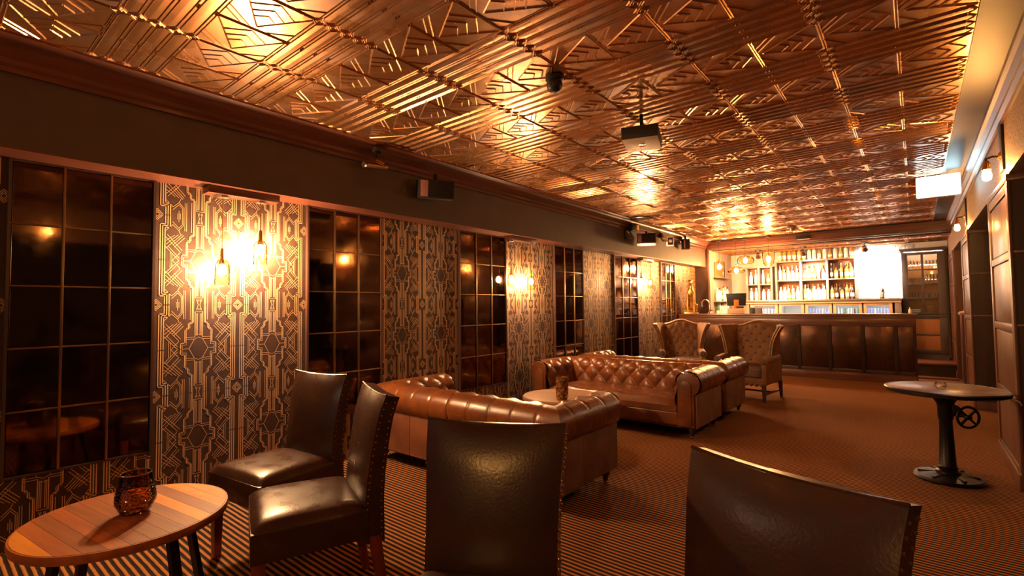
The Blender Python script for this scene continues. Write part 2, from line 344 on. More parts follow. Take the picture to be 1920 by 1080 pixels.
# ------------------------------------------------------------------ wallpaper
PW, PH = .49, .585
def quarter():
    L = []
    def pl(*p, w=.0015):
        for a, b in zip(p, p[1:]): L.append((*a, *b, w))
    # stepped medallion column (a across 0...5, b up 0...5 of one repeat)
    pl((.215,0),(.215,.065),(.165,.065),(.165,.215),(.125,.215),(.125,.285),(.080,.285),(.080,.5), w=.0030)
    pl((.195,0),(.195,.045),(.148,.045),(.148,.20)); pl((.148,.20),(.148,.235),(.108,.235),(.108,.30),(.064,.30),(.064,.5))
    pl((0,.16),(.046,.16)); pl((.046,.13),(.046,.42), w=.0022); pl((0,.42),(.046,.42)); pl((.016,.15),(.016,.40)); pl((.03,.15),(.03,.40))
    pl((.05,.108),(.162,.108)); pl((.046,.13),(.16,.13)); pl((.05,.108),(.115,0)); pl((.115,0),(.19,0)); pl((0,.13),(.05,.108))
    pl((.030,.44),(.010,.5)); pl((.012,.44),(.012,.46))
    # spine lines and diamond box
    for o, t in ((.035,.10),(.062,.118),(.088,.136)):
        pl((.5-o,0),(.5-o,.5-t),(.5-o-.058,.5-t),(.5-o-.058,.5), w=.0030)
    for d in (.066,.046,.026): pl((.5,.5-d*.95),(.5-d,.5))
    # side hexagon with its lens
    pl((.20,.5),(.20,.40),(.255,.34),(.325,.40)); pl((.215,.5),(.215,.41),(.255,.365),(.325,.43))
    for x, l in ((.24,.03),(.255,.06),(.27,.03)): pl((x,.5),(x,.5-l))
    for x in (.105,.165,.185): pl((x,.5),(x,.34 if x > .15 else .33))
    # braces
    for k in range(3): pl((.215+.045*k,.30-.01*k),(.40,.13-.045*k+.055*k*1.6))
    pl((.185,.26),(.30,.15)); pl((.20,.285),(.315,.175)); pl((.24,.10),(.405,.26)); pl((.215,.115),(.385,.285))
    pl((.25,.0),(.405,.15)); pl((.25,.03),(.37,.15)); pl((.235,.09),(.325,.0)); pl((.35,0),(.35,.085)); pl((.33,0),(.33,.07))
    pl((.255,.34),(.235,.30)); pl((.325,.40),(.40,.33))
    return L
QS = quarter()
def clip(x0,y0,x1,y1,X0,X1,Y0,Y1):
    t0,t1=0.,1.; dx=x1-x0; dy=y1-y0
    for p,q_ in ((-dx,x0-X0),(dx,X1-x0),(-dy,y0-Y0),(dy,Y1-y0)):
        if abs(p)<1e-9:
            if q_<0: return None
        else:
            r=q_/p
            if p<0: t0=max(t0,r)
            else: t1=min(t1,r)
    if t0>=t1: return None
    return (x0+dx*t0,y0+dy*t0,x0+dx*t1,y0+dy*t1)
def pattern(W, Z0, Z1, ph_x, z_ph, hs=1., top=.0012):
    m = MB(); seen=set()
    for i in range(-1, int(W/PW)+2):
        for j in range(-1, int((Z1-Z0)/PH)+3):
            cx = ph_x + PW*i; cz = z_ph + PH*(j + math.floor((Z0-z_ph)/PH))
            for a0,b0,a1,b1,hw in QS:
                hw *= hs
                for sx in (1,-1):
                    for sz in (1,-1):
                        c = clip(cx+sx*a0*PW, cz+sz*b0*PH, cx+sx*a1*PW, cz+sz*b1*PH, hw, W-hw, Z0+hw, Z1-hw)
                        if not c: continue
                        k=tuple(sorted(((round(c[0],4),round(c[1],4)),(round(c[2],4),round(c[3],4)))))
                        if k in seen: continue
                        seen.add(k)
                        x0,y0,x1,y1=c; d=Vector((x1-x0,y1-y0)); l=d.length
                        if l<.001: continue
                        d/=l; n=Vector((-d.y,d.x))*hw; e=d*hw
                        a=Vector((x0,y0))-e; b=Vector((x1,y1))+e
                        m.add([(top,p.x,p.y) for p in (a-n,b-n,b+n,a+n)],[(0,1,2,3)])
    return m
MIR = [(.306,.966),(1.976,2.687),(3.661,4.442),(5.439,6.19),(7.142,8.004),(9.03,9.724)]
FULL = [(-.70,.306),(.966,1.976),(2.687,3.661),(4.442,5.439),(6.19,7.142),(8.004,9.03),(9.724,10.99)]
MZ0, MZ1 = .39, 2.105
def paper(y0, y1, z0, z1, name):
    W = y1-y0; n = round(W/PW); 
    p = B(0, .004, y0, y1, z0, z1).build(name, M['paper'], wall_left, (XL, 0, 0), smooth=0)
    off = (W - PW*2)/2 + PW/2
    if z1 < 1: off = .17
    g = pattern(W, z0, z1, off, 1.02).build('gold_line_print', M['goldprint'], p, (.004, y0, 0), smooth=0, fix=False)
    g['kind'] = 'stuff'
for y0, y1 in FULL: paper(y0, y1, 0, MZ1, 'wallpaper_panel')
for y0, y1 in MIR: paper(y0, y1, 0, MZ0, 'wallpaper_dado')
# pale wallpaper behind the bar
pp = B(0, .004, 0, 1.0, 1.35, 2.46).build('wallpaper_panel', M['whitepaper'], wb, (-.93, YW, 0), -PI/2, smooth=0)
g = pattern(1.0, 1.35, 2.46, .25, 1.9, 1.8).build('grey_line_print', M['greyprint'], pp, (.004, 0, 0), smooth=0, fix=False); g['kind']='stuff'
pp.rotation_euler = (0,0,-PI/2); 

# ------------------------------------------------------------------ antique mirrors
mlabels = ['antique mirror panel beside the round plank table, mirror nearest the camera', 'antique mirror panel behind the two dining chairs, second along the papered wall',
 'antique mirror panel behind the front leather sofa, third along the papered wall', 'antique mirror panel behind the far tufted sofa, fourth along the papered wall',
 'antique mirror panel reflecting the bright bar shelves, fifth along the papered wall', 'smallest looking antique mirror panel, last before the bar']
bar_c = {}
for n, (y0, y1) in enumerate(MIR):
    W = y1-y0; H = MZ1-MZ0
    r = thing('mirror_panel', mlabels[n], 'mirror', (XL+.001, y0, MZ0), 0, 'antique mirrors along the papered wall')
    B(0,.008,.004,W-.004,0,H).build('backing', M['darkwall'], r, smooth=0)
    f = MB(); f.box(0,.034,0,.014,0,H); f.box(0,.034,W-.014,W,0,H); f.box(0,.030,.014,W-.014,0,.012); f.box(0,.030,.014,W-.014,H-.012,H)
    f.build('frame', M['darkwood'], r, smooth=0)
    pw = (W-.028)/3; phh = (H-.024)/5
    for k in (1,2): B(.008,.032,.014+pw*k-.006,.014+pw*k+.006,.012,H-.012).build('vertical_bar', M['bronze'], r, bevel=.003)
    for k in range(1,5): B(.008,.026,.014,W-.014,.012+phh*k-.005,.012+phh*k+.005).build('horizontal_bar', M['bronze'], r, bevel=.003)
    pm = B(0,.006,-pw/2+.004,pw/2-.004,-phh/2+.004,phh/2-.004).mesh('mirror_pane', M['antique'], smooth=0, bevel=.002, seg=1)
    for i in range(3):
        for j in range(5):
            put(pm, 'mirror_pane', r, (.012,.014+pw*(i+.5),.012+phh*(j+.5)), (0, random.uniform(-.006,.006), random.uniform(-.006,.006)))

# ------------------------------------------------------------------ pendant fixtures on the left wall
def lathe_part(name, prof, m, parent, loc=(0,0,0), n=20, cap=True, **k):
    q = MB(); q.lathe(prof, n, (0,0,0), cap); return q.build(name, m, parent, loc, **k)
fl = ['twin pendant lamp under the bulkhead beside the nearest mirror', 'twin pendant lamp under the bulkhead behind the sofas', 'twin pendant lamp under the bulkhead nearest the bar']
for n in range(3):
    (ya, za), (yb, zb) = PEND[2*n], PEND[2*n+1]; yc = (ya+yb)/2
    r = thing('twin_pendant_lamp', fl[n], 'lamp', (-3.63, yc, 2.105), 0, 'twin pendant lamps along the papered wall')
    B(-.06,.06,-.235,.235,-.05,0).build('mounting_block', M['mahogx'], r, bevel=.004)
    for y, z in ((ya,za),(yb,zb)):
        dy = y-yc; dz = z-2.105
        lathe_part('canopy', [(.045,-.05),(.045,-.066),(.03,-.072),(.006,-.074)], M['chrome'], r, (0,dy,0))
        q = MB(); q.tube([(0,dy,-.07),(0,dy,dz+.12)], .004, 6); q.build('cord', M['brass'], r)
        lathe_part('lamp_holder', [(.006,.15),(.012,.145),(.014,.07),(.02,.065),(.02,.04)], M['brass'], r, (0,dy,dz))
        s = lathe_part('glass_shade', [(.020,.075),(.032,.06),(.043,.035),(.045,.0),(.045,-.10)], M['amberglass'], r, (0,dy,dz), cap=False)
        b = lathe_part('bulb', [(.010,.04),(.022,.02),(.026,0),(.022,-.02),(.008,-.03)], glow(PENDW[2*n+(0 if y == ya else 1)], .0085), r, (0,dy,dz))
# ------------------------------------------------------------------ wall sconces on the right
sl = ['caged bulb sconce on the dark board above the nearest timber pier', 'bulb sconce on the dark board above the middle timber pier']
for n, (y, p) in enumerate(SCONCES[1:]):
    r = thing('wall_sconce', sl[n], 'lamp', (XR, y, 2.36), 0, 'bulb sconces on the right wall')
    B(-.016,0,-.075,.075,-.16,.20).build('backboard', M['black'], r, bevel=.004)
    q = MB(); q.tube([(-.016,0,-.05),(-.03,0,-.05)], [.035,.02], 12); q.build('wall_plate', M['brass'], r)
    q = MB(); q.tube([(-.025,0,-.05),(-.06,0,-.045),(-.09,0,-.055),(-.09,0,-.085)], .008, 8); q.build('arm', M['blackmetal'], r)
    lathe_part('lamp_holder', [(.012,-.07),(.02,-.085),(.024,-.12),(.026,-.135)], M['brass'], r, (-.09,0,0))
    lathe_part('bulb', [(.014,-.132),(.022,-.15),(.028,-.18),(.022,-.205),(.006,-.215)], glow(p, .0115, AMBER), r, (-.09,0,0))

# ------------------------------------------------------------------ piers on the right
def pier(y0, y1, label, name='timber_pier'):
    W = y1-y0
    r = thing(name, label, 'pillar', (XR, y0, 0), 0, 'panelled timber piers on the right wall')
    B(0.004,.5,.01,W-.01,0,2.14).build('core', M['darkwood'], r, smooth=0)
    q = MB(); q.box(-.016,.5,0,W,2.10,2.145); q.build('cap', M['pier'], r, bevel=.003)
    for a, b in ((0,.09),(W-.09,W)): B(-.012,.004,a,b,.0,2.10).build('stile', M['pier'], r, bevel=.003)
    zs = [(.0,.14),(.545,.60),(1.055,1.11),(1.565,1.62),(2.03,2.10)]
    for a, b in zs: B(-.010,.004,.09,W-.09,a,b).build('rail', M['pier'], r, bevel=.003)
    for (a, b), (c, d) in zip(zs, zs[1:]): B(-.002,.004,.10,W-.10,b+.01,c-.01).build('panel', M['pier'], r, bevel=.004)
    q = MB(); q.box(-.022,-.01,0,W,0,.11); q.build('plinth', M['pier'], r, bevel=.003)
    for a, b in ((0,.10),(1.10,1.12),(1.60,1.62)): B(.004,.5,-.006,.01,a,b).build('jamb_rail', M['pier'], r, bevel=.003)
pier(4.72, 5.86, 'panelled timber pier beside the crank table, nearest on the right wall')
pier(8.0, 9.05, 'panelled timber pier beyond the crank table, second on the right wall')
pier(11.02, 12.25, 'panelled timber pier next to the glass cabinet, farthest on the right wall')
# ------------------------------------------------------------------ ceiling and bulkhead devices
r = thing('light_panel', 'glowing white rectangular light box hanging below the copper ceiling', 'light box', (.235, 6.9, ZC), 0)
B(-.185,.185,.02,.05,-.25,-.02).build('casing', M['grey'], r, bevel=.01)
B(-.178,.178,-.03,.02,-.243,-.027).build('diffuser', M['led'], r, bevel=.008)
q = MB(); q.tube([(-.1,.015,0),(-.1,.015,-.03)], .008); q.tube([(.1,.015,0),(.1,.015,-.03)], .008); q.build('hanger', M['grey'], r)
r = thing('motion_sensor', 'black dome motion sensor on the copper ceiling above the sofas', 'sensor', (-1.62, 2.40, ZC-.006), 0)
lathe_part('base', [(.055,0),(.055,-.018),(.045,-.025)], M['black'], r)
lathe_part('dome', [(.042,-.024),(.048,-.045),(.044,-.07),(.03,-.088),(.008,-.094)], M['black'], r)
r = thing('ceiling_speaker_box', 'square dark box speaker with pale underside on copper ceiling', 'speaker', (-1.47, 3.28, ZC-.006), math.radians(18))
B(-.125,.125,-.15,.15,-.215,-.13).build('casing', M['black'], r, bevel=.008)
B(-.012,.012,-.012,.012,-.13,0).build('ceiling_mount', M['blackmetal'], r, bevel=.004)
B(-.12,.12,-.145,.145,-.222,-.215).build('pale_underside', M['paleplastic'], r, bevel=.003)
lathe_part('tweeter', [(.028,-.222),(.026,-.228),(.01,-.225)], M['brass'], r)
r = thing('smoke_detector', 'small round smoke detector on the copper ceiling before the bar beam', 'detector', (-1.64, 9.87, ZC-.006), 0)
lathe_part('base', [(.075,0),(.075,-.025),(.06,-.03)], M['grey'], r); lathe_part('dome', [(.055,-.028),(.045,-.07),(.01,-.08)], M['bronze'], r)
r = thing('ceiling_disc', 'dark round disc on the copper ceiling by the left cornice', 'speaker', (-3.27, 7.15, ZC-.006), 0)  # flat dark disc with a rim, set under the tiles
lathe_part('grille', [(.15,0),(.15,-.012),(.13,-.018),(.02,-.02)], M['blackmetal'], r, n=28); lathe_part('rim', [(.155,0),(.155,-.01),(.15,-.013)], M['black'], r, n=28)
r = thing('ceiling_box_light', 'flat dark box on the timber beam over the bar', 'box', (-1.62, 10.93, 2.56), 0)
B(-.13,.12,-.06,.01,-.03,.03).build('casing', M['black'], r, bevel=.004); B(-.11,.10,-.058,.0,-.036,-.03).build('pale_underside', M['paleplastic'], r, smooth=0)

def spot_thing(loc, label, aim, s=1.0, name='spotlight', bulb=None):
    r = thing(name, label, 'spotlight', loc, 0, 'small spotlights')
    lathe_part('base', [(.05*s,0),(.05*s,-.03*s),(.03*s,-.035*s)], M['black'], r)
    q = MB(); q.tube([(0,0,-.03*s),(0,0,-.09*s)], .008*s); q.build('stem', M['blackmetal'], r)
    d = Vector(aim).normalized(); p = Vector((0,0,-.10*s))
    q = MB(); q.tube([p-d*.04*s, p-d*.035*s, p+d*.02*s, p+d*.06*s], [.015*s,.032*s,.036*s,.05*s], 14); q.build('head', bulb or M['bronze'], r)
    q = MB(); q.tube([p+d*.061*s, p+d*.064*s], [.046*s,.04*s], 14); q.build('lens', M['paleplastic'], r)
    return r
# bulkhead devices
r = thing('wall_spotlight', 'black twin-lamp spotlight on the left bulkhead, nearest the camera', 'spotlight', (XB+.12, 2.40, 2.60), 0)
lathe_part('base', [(.04,.0),(.04,-.035),(.02,-.04)], M['black'], r)
q = MB(); q.tube([(0,0,-.03),(0,0,-.12)], .010); q.build('stem', M['blackmetal'], r)
q = MB(); q.tube([(0,-.10,-.16),(0,.10,-.14)], .022, 10); q.build('lamp_body', M['bronze'], r)
q = MB(); q.tube([(.01,-.02,-.11),(.03,.05,-.13)], .018, 10); q.build('lamp_bracket', M['brass'], r)
q = MB(); q.tube([(0,-.102,-.16),(0,-.125,-.162)], [.018,.026], 10); q.build('lamp_hood', M['stainless'], r)
def speaker(loc, rz, w, h, d, label, tilt=0):
    r = thing('wall_speaker', label, 'speaker', loc, rz, 'black speakers on the left bulkhead')
    B(-w/2,w/2,0,d,-h/2,h/2).build('cabinet', M['black'], r, bevel=.008)
    B(-w/2+.01,w/2-.01,-.012,0,-h/2+.01,h/2-.01).build('grille', M['blackmetal'], r, bevel=.003)
    B(-w/2+.012,-w/2+w*.25,-.016,-.012,-h/2+.012,h/2-.012).build('reddish_edge_panel', M['rededge'], r, bevel=.002)
    q = MB(); q.bar((0,d*.6,0),(0,d+.08,.0),.03,.03); q.bar((0,d*.6,h/2),(0,d*.6,h/2+.06),.03,.03,(0,1,0)); q.build('bracket', M['blackmetal'], r)
    r.rotation_euler = (tilt,0,rz); return r
speaker((-3.33, 3.0, 2.355), math.radians(62), .33, .17, .13, 'black wall speaker with reddish edge on the near bulkhead', math.radians(8))
speaker((-3.30, 7.45, 2.36), math.radians(25), .30, .17, .16, 'large black tilted speaker on the bulkhead, middle of the three', math.radians(-10))
speaker((-3.37, 9.45, 2.46), math.radians(40), .13, .20, .11, 'small upright black speaker at the bar end of the bulkhead')
r = thing('projector_lamp', 'black bracket lamp fixed just left of the large tilted speaker', 'spotlight', (XB, 7.15, 2.45), 0)
B(0,.02,-.03,.03,-.12,.12).build('wall_plate', M['black'], r, bevel=.003)
q = MB(); q.tube([(.01,0,.1),(.12,-.02,-.06),(.14,0,-.12)], .012); q.tube([(.01,0,-.1),(.12,.02,-.1)], .012); q.build('bracket', M['blackmetal'], r)
B(.02,.15,.06,.19,.02,.13).build('lamp_box', M['black'], r, bevel=.004); B(.15,.155,.08,.17,.035,.115).build('lamp_glass', M['brass'], r, bevel=.001)
r = thing('flood_light', 'white rimmed square flood light on the bulkhead near the bar', 'spotlight', (XB, 8.45, 2.52), 0)
B(0,.09,-.05,.05,-.03,.04).build('mount', M['black'], r, bevel=.004); q = MB(); q.tube([(.05,0,-.02),(.06,.06,-.08),(.12,.14,-.09)], .016); q.build('arm', M['bronze'], r)
f = B(-.062,.062,-.02,.02,-.085,.085).build('lamp_head', M['cardwhite'], r, (.15,.17,-.09), math.radians(35), bevel=.004)
f2 = B(-.045,.045,-.024,-.02,-.065,.065).build('lens_surround', M['black'], f, smooth=0)
q = MB(); q.tube([(0,-.024,0),(0,-.028,0)], .03, 14); q.build('lens', M['paleplastic'], f)

# ================================================================== FURNITURE
# ---- chesterfield sofas
W2, D, ROLLR, ROLLZ, ROLLO = .95, .75, .118, .525, -.075
def profile():
    P = []
    for k in range(41):                         # outside bottom of the roll, over the top, to the inside
        a = math.radians(-75 + 245*k/40); P.append((ROLLO + ROLLR*math.cos(a), ROLLZ + ROLLR*math.sin(a)))
    o, z = P[-1]
    for k in range(1, 21): P.append((o - .010*k/20, lerp(z, .30, k/20)))
    return P
PRO = profile()
arc = [0]
for a, b in zip(PRO, PRO[1:]): arc.append(arc[-1] + math.hypot(b[0]-a[0], b[1]-a[1]))
nrm = []
for i in range(len(PRO)):
    a = PRO[max(i-1,0)]; b = PRO[min(i+1,len(PRO)-1)]; dx, dz = b[0]-a[0], b[1]-a[1]; l = math.hypot(dx,dz); nrm.append((dz/l, -dx/l))
TA = .10; TBV = .105; ARC0 = arc[29]
def tuft(s, p):
    """pillow height at run s along the rail and arc length p (tufted inside the roll, channelled outside)"""
    if p > ARC0:
        u = s/TA; v = (p-ARC0)/TBV
        f = abs(math.sin(PI*(u+v)/1.0*.5*2*.5)) * abs(math.sin(PI*(u-v)*.5))
        h = .027*min(1, f**.42) - .012
        return h
    c = abs(math.sin(PI*s/TA*.5*1.0))
    return .007*min(1, (c*4.5)**.6) - .003
def rail(kind):
    G = []; n = 210 if kind == 'back' else 84
    for i in range(n+1):
        row = []
        for (o, z), p, (no, nz) in zip(PRO, arc, nrm):
            if kind == 'back':
                s = -1 + 2*i/n; x = s*(W2+o); e = min(1, (1-abs(s))*8); h = tuft(x+TA*.0, p)*e
                row.append((x, D+o+no*h, z+nz*h))
            else:
                s = i/n; y = s*(D+o); e = min(1, (1-s)*6); h = tuft(y-.02, p)*e
                row.append((W2+o+no*h, y, z+nz*h))
        G.append(row)
    q = MB(); q.grid(G)
    if kind != 'back' : q.v = q.v
    return q
def mirror(m):
    q = MB(); q.v = [(-x,y,z) for x,y,z in m.v]; q.f = [tuple(reversed(f)) for f in m.f]; return q
def capsule_front(x0):
    """front scroll of an arm: post plus roll circle"""
    P = []
    for k in range(25):
        a = math.radians(-62 + 270*k/24); P.append((ROLLO + (ROLLR-.006)*math.cos(a), ROLLZ + (ROLLR-.006)*math.sin(a)))
    P += [(-.185,.12),(-.02,.12)]
    q = MB(); q.prism([(x0*(W2+o), -.022, z) for o, z in P], (0,.03,0)); return q, P
def chesterfield(label, loc, rz):
    r = thing('chesterfield_sofa', label, 'sofa', loc, rz, 'tan leather chesterfield sofas')
    rail('back').build('backrest', M['leather'], r, smooth=60)
    a = rail('arm'); a.build('arm', M['leather'], r, smooth=60); mirror(a).build('arm', M['leather'], r, smooth=60)
    for sx in (1,-1):
        q, P = capsule_front(sx); q.build('arm_front', M['leather'], r, bevel=.004)
        fp = [(-.095+.052*math.cos(a), .50+.052*math.sin(a)) for a in [PI*k/12 for k in range(13)]] + [(-.147,.135),(-.043,.135)]
        fq = MB(); fq.prism([(sx*(W2+o), -.032, z) for o, z in fp], (0,.011,0)); fq.build('arm_facing', M['leather'], r, bevel=.004)
        st = MB()
        for k in range(len(P)-1):
            (o0,z0),(o1,z1) = P[k],P[k+1]; n = max(1,int(math.hypot(o1-o0,z1-z0)/.022))
            for j in range(n):
                o = lerp(o0,o1,j/n); z = lerp(z0,z1,j/n); cx,cz = (-.095,.40); o += (cx-o)*.06; z += (cz-z)*.04
                st.ball((sx*(W2+o), -.024, z), .0055, 6, 3)
        g = st.build('nail_studs', M['stud'], r); g['kind'] = 'stuff'
        # suede outside panels with seam
        pm = MB(); pm.box(sx*(W2-.03) if sx > 0 else -W2, W2 if sx > 0 else -W2+.03, .0, D*.62, .11, .43); pm.build('side_panel', M['suede'], r, bevel=.004)
        pm = MB(); pm.box(sx*(W2-.03) if sx > 0 else -W2, W2 if sx > 0 else -W2+.03, D*.62+.002, D-.005, .11, .43); pm.build('side_panel', M['suede'], r, bevel=.004)
    for k in range(4):
        x0 = -W2+.006+ (2*W2-.012)/4*k; B(x0, x0+(2*W2-.012)/4-.003, D-.035, D-.002, .11, .43).build('back_panel', M['suede_red'], r, bevel=.004)
    st = MB()
    n = int(2*W2/.024)
    for k in range(n): st.ball((-W2+.012+k*.024, D, .118), .005, 6, 3)
    for sx in (1,-1):
        for k in range(int(D/.024)): st.ball((sx*W2, .01+k*.024, .118), .005, 6, 3)
    g = st.build('nail_studs', M['stud'], r); g['kind'] = 'stuff'
    B(-W2+.03, W2-.03, .03, D-.03, .095, .26).build('base_frame', M['button'], r, bevel=.006)
    q = MB(); q.box(-W2+.18, W2-.18, -.015, .05, .12, .25); q.build('front_rail', M['leather'], r, bevel=.018, seg=3)
    # seat cushion, crowned
    G = []; xs = W2-.19; y0, y1 = -.02, D-.19
    for i in range(41):
        row = []
        for j in range(21):
            u = -1+2*i/40; v = -1+2*j/20; e = (1-abs(u)**8)*(1-abs(v)**8); 
            z = .305 + .075*max(0,e)**.4 + .010*math.cos(u*9)*max(0,e) - .012*max(0,e)*((u*1.7)**2<.05)
            row.append((u*xs, lerp(y0,y1,(v+1)/2), z))
        G.append(row)
    q = MB(); q.grid(G); 
    xs_, = (xs,); q.box(-xs,xs,y0,y1,.25,.306); q.build('seat_cushion', M['leather'], r, smooth=60)
    # buttons at the crossings of the tufting
    bt = MB()
    def crossings(L0, L1):
        for iu in range(-12, 13):
            for iv in range(0, 5):
                if (iu+iv) % 2: continue
                yield iu*TA, ARC0 + iv*TBV
    for s, p in crossings(0,0):
        k = min(range(len(arc)), key=lambda i: abs(arc[i]-p))
        if arc[-1] < p-.02: continue
        o, z = PRO[k]; no, nz = nrm[k]; h = -.010
        if abs(s) < W2-.22: bt.ball((s, D+o+no*h, z+nz*h), .009, 8, 4)
        if .05 < s+.02 < D-.18:
            for sx in (1,-1): bt.ball((sx*(W2+o+no*h), s+.02, z+nz*h), .009, 8, 4)
    g = bt.build('tuft_buttons', M['button'], r); g['kind'] = 'stuff'
    for sx in (1,-1):
        for yy in (.06, D-.07):
            f = MB(); f.lathe([(.012,.015),(.018,.02),(.020,.04),(.034,.065),(.036,.09),(.030,.11)], 14, (0,0,0)); fo = f.build('foot', M['darkwood'], r, (sx*(W2-.07), yy, 0))
            w_ = MB(); w_.tube([(-.011,0,.014),(.011,0,.014)], .014, 12); w_.build('caster', M['brass'], fo)
    return r
s1 = chesterfield('tan leather chesterfield sofa seen from behind, nearest the camera', (-2.65, 3.26, 0), PI)
s1.location = (-2.65, 3.26, 0)
dup(s1, (-2.56, 4.68, 0), 0, 'tufted tan leather chesterfield sofa facing the camera behind the amber candle glass')
dup(s1, (-2.56, 6.37, 0), PI, 'tan leather chesterfield sofa back to back with the facing one, toward the bar')

# ---- dining chairs
def chair_line(t):                                           # height, front face, thickness and half width up the backrest
    y = .190 + .02*t + .085*max(0,t-.25)**1.6 + .05*max(0,t-.8)**1.5*3
    th = lerp(.085,.058,t); hw = .214 - .006*math.sin(PI*min(1,t*1.25)) + .016*t**4
    return .30 + .60*t - .35*max(0,t-.86)**2, y, th, hw
def chair(label, loc, rz):
    r = thing('dining_chair', label, 'chair', loc, rz, 'dark leather dining chairs')
    # backrest: lofted slab leaning and rolling back at the top
    rings = []; n = 22; CL = []
    for i in range(n+1):
        t = i/n; z, y, th, hw = chair_line(t)
        CL.append((y,z,th,hw))
        ring = []
        for k in range(17):
            u = -1+2*k/16; bul = .020*(1-u*u)*math.sin(PI*min(1,max(0,t)))**.6 + .004*(1-u**8)
            dz = .012*u*u*t - .0
            ring.append((u*hw, y - bul, z + dz*(1 if t > .8 else 0)*(t-.8)*5))
        for k in range(17):
            u = 1-2*k/16; bul = .006*(1-u**4)
            ring.append((u*hw, y+th+bul, z - .012*t + (.012*u*u*(t-.8)*5 if t > .8 else 0)))
        rings.append(ring)
    q = MB(); q.loft(rings); q.build('backrest', M['chair'], r, smooth=50)
    pi_ = MB(); pi_.tube([(u*CL[-1][3], CL[-1][0]+.001 , CL[-1][1]+.012*u*u) for u in [k/10-1 for k in range(21)]], .005, 6); pi_.build('piping', M['chair'], r)
    # seat with crowned cushion and skirt
    xs, y0, y1 = .232, -.225, .205; G = []
    for i in range(25):
        row = []
        for j in range(25):
            u = -1+2*i/24; v = -1+2*j/24; e = max(0,(1-abs(u)**5)*(1-abs(v)**5))
            row.append((u*xs*(1-.02*(v+1)/2*3), lerp(y0,y1,(v+1)/2), .435 + .052*e**.45))
        G.append(row)
    q = MB(); q.grid(G); q.build('seat', M['chair'], r, smooth=60)
    q = MB(); k = .94
    q.loft([[(-xs,y0,z),(xs,y0,z),(xs*k,y1,z),(-xs*k,y1,z)] for z in (.325,.44)]); q.build('seat_skirt', M['chair'], r, bevel=.006)
    st = MB()
    for sx in (1,-1):
        for i in range(0, 3*n):
            t = (i+.5)/(3*n)
            if i % 3: continue
            z, y, th, hw = chair_line(t)
            st.ball((sx*(hw+.001), y+.010, z), .0048, 6, 3)
            st.ball((sx*(hw+.001), y+th-.012, z), .0048, 6, 3)
    g = st.build('nail_studs', M['stud'], r); g['kind'] = 'stuff'
    for sx in (1,-1):
        for yy, dy in ((-.195,0),(.235,.05)):
            q = MB(); q.loft([[(sx*.198+a*h_, yy+d_+b*h_, z) for a,b in ((-1,-1),(1,-1),(1,1),(-1,1))] for z,h_,d_ in ((0,.017,dy),(.33,.024,0))])
            q.build('leg', M['redleg'], r, bevel=.003)
    return r
c1 = chair('dark leather dining chair facing the round table, set back against the papered wall', (-2.66,1.24,0), math.radians(7))
dup(c1, (-2.05,1.10,0), math.radians(-22), 'dark leather dining chair with red legs beside the round plank table')
dup(c1, (-.938,.945,0), math.radians(25.7), 'dark leather dining chair showing glossy creased backrest, in front of the sofa')
dup(c1, (-.322,.95,0), math.radians(-17.5), 'dark leather dining chair nearest the camera, standing on the open carpet side')

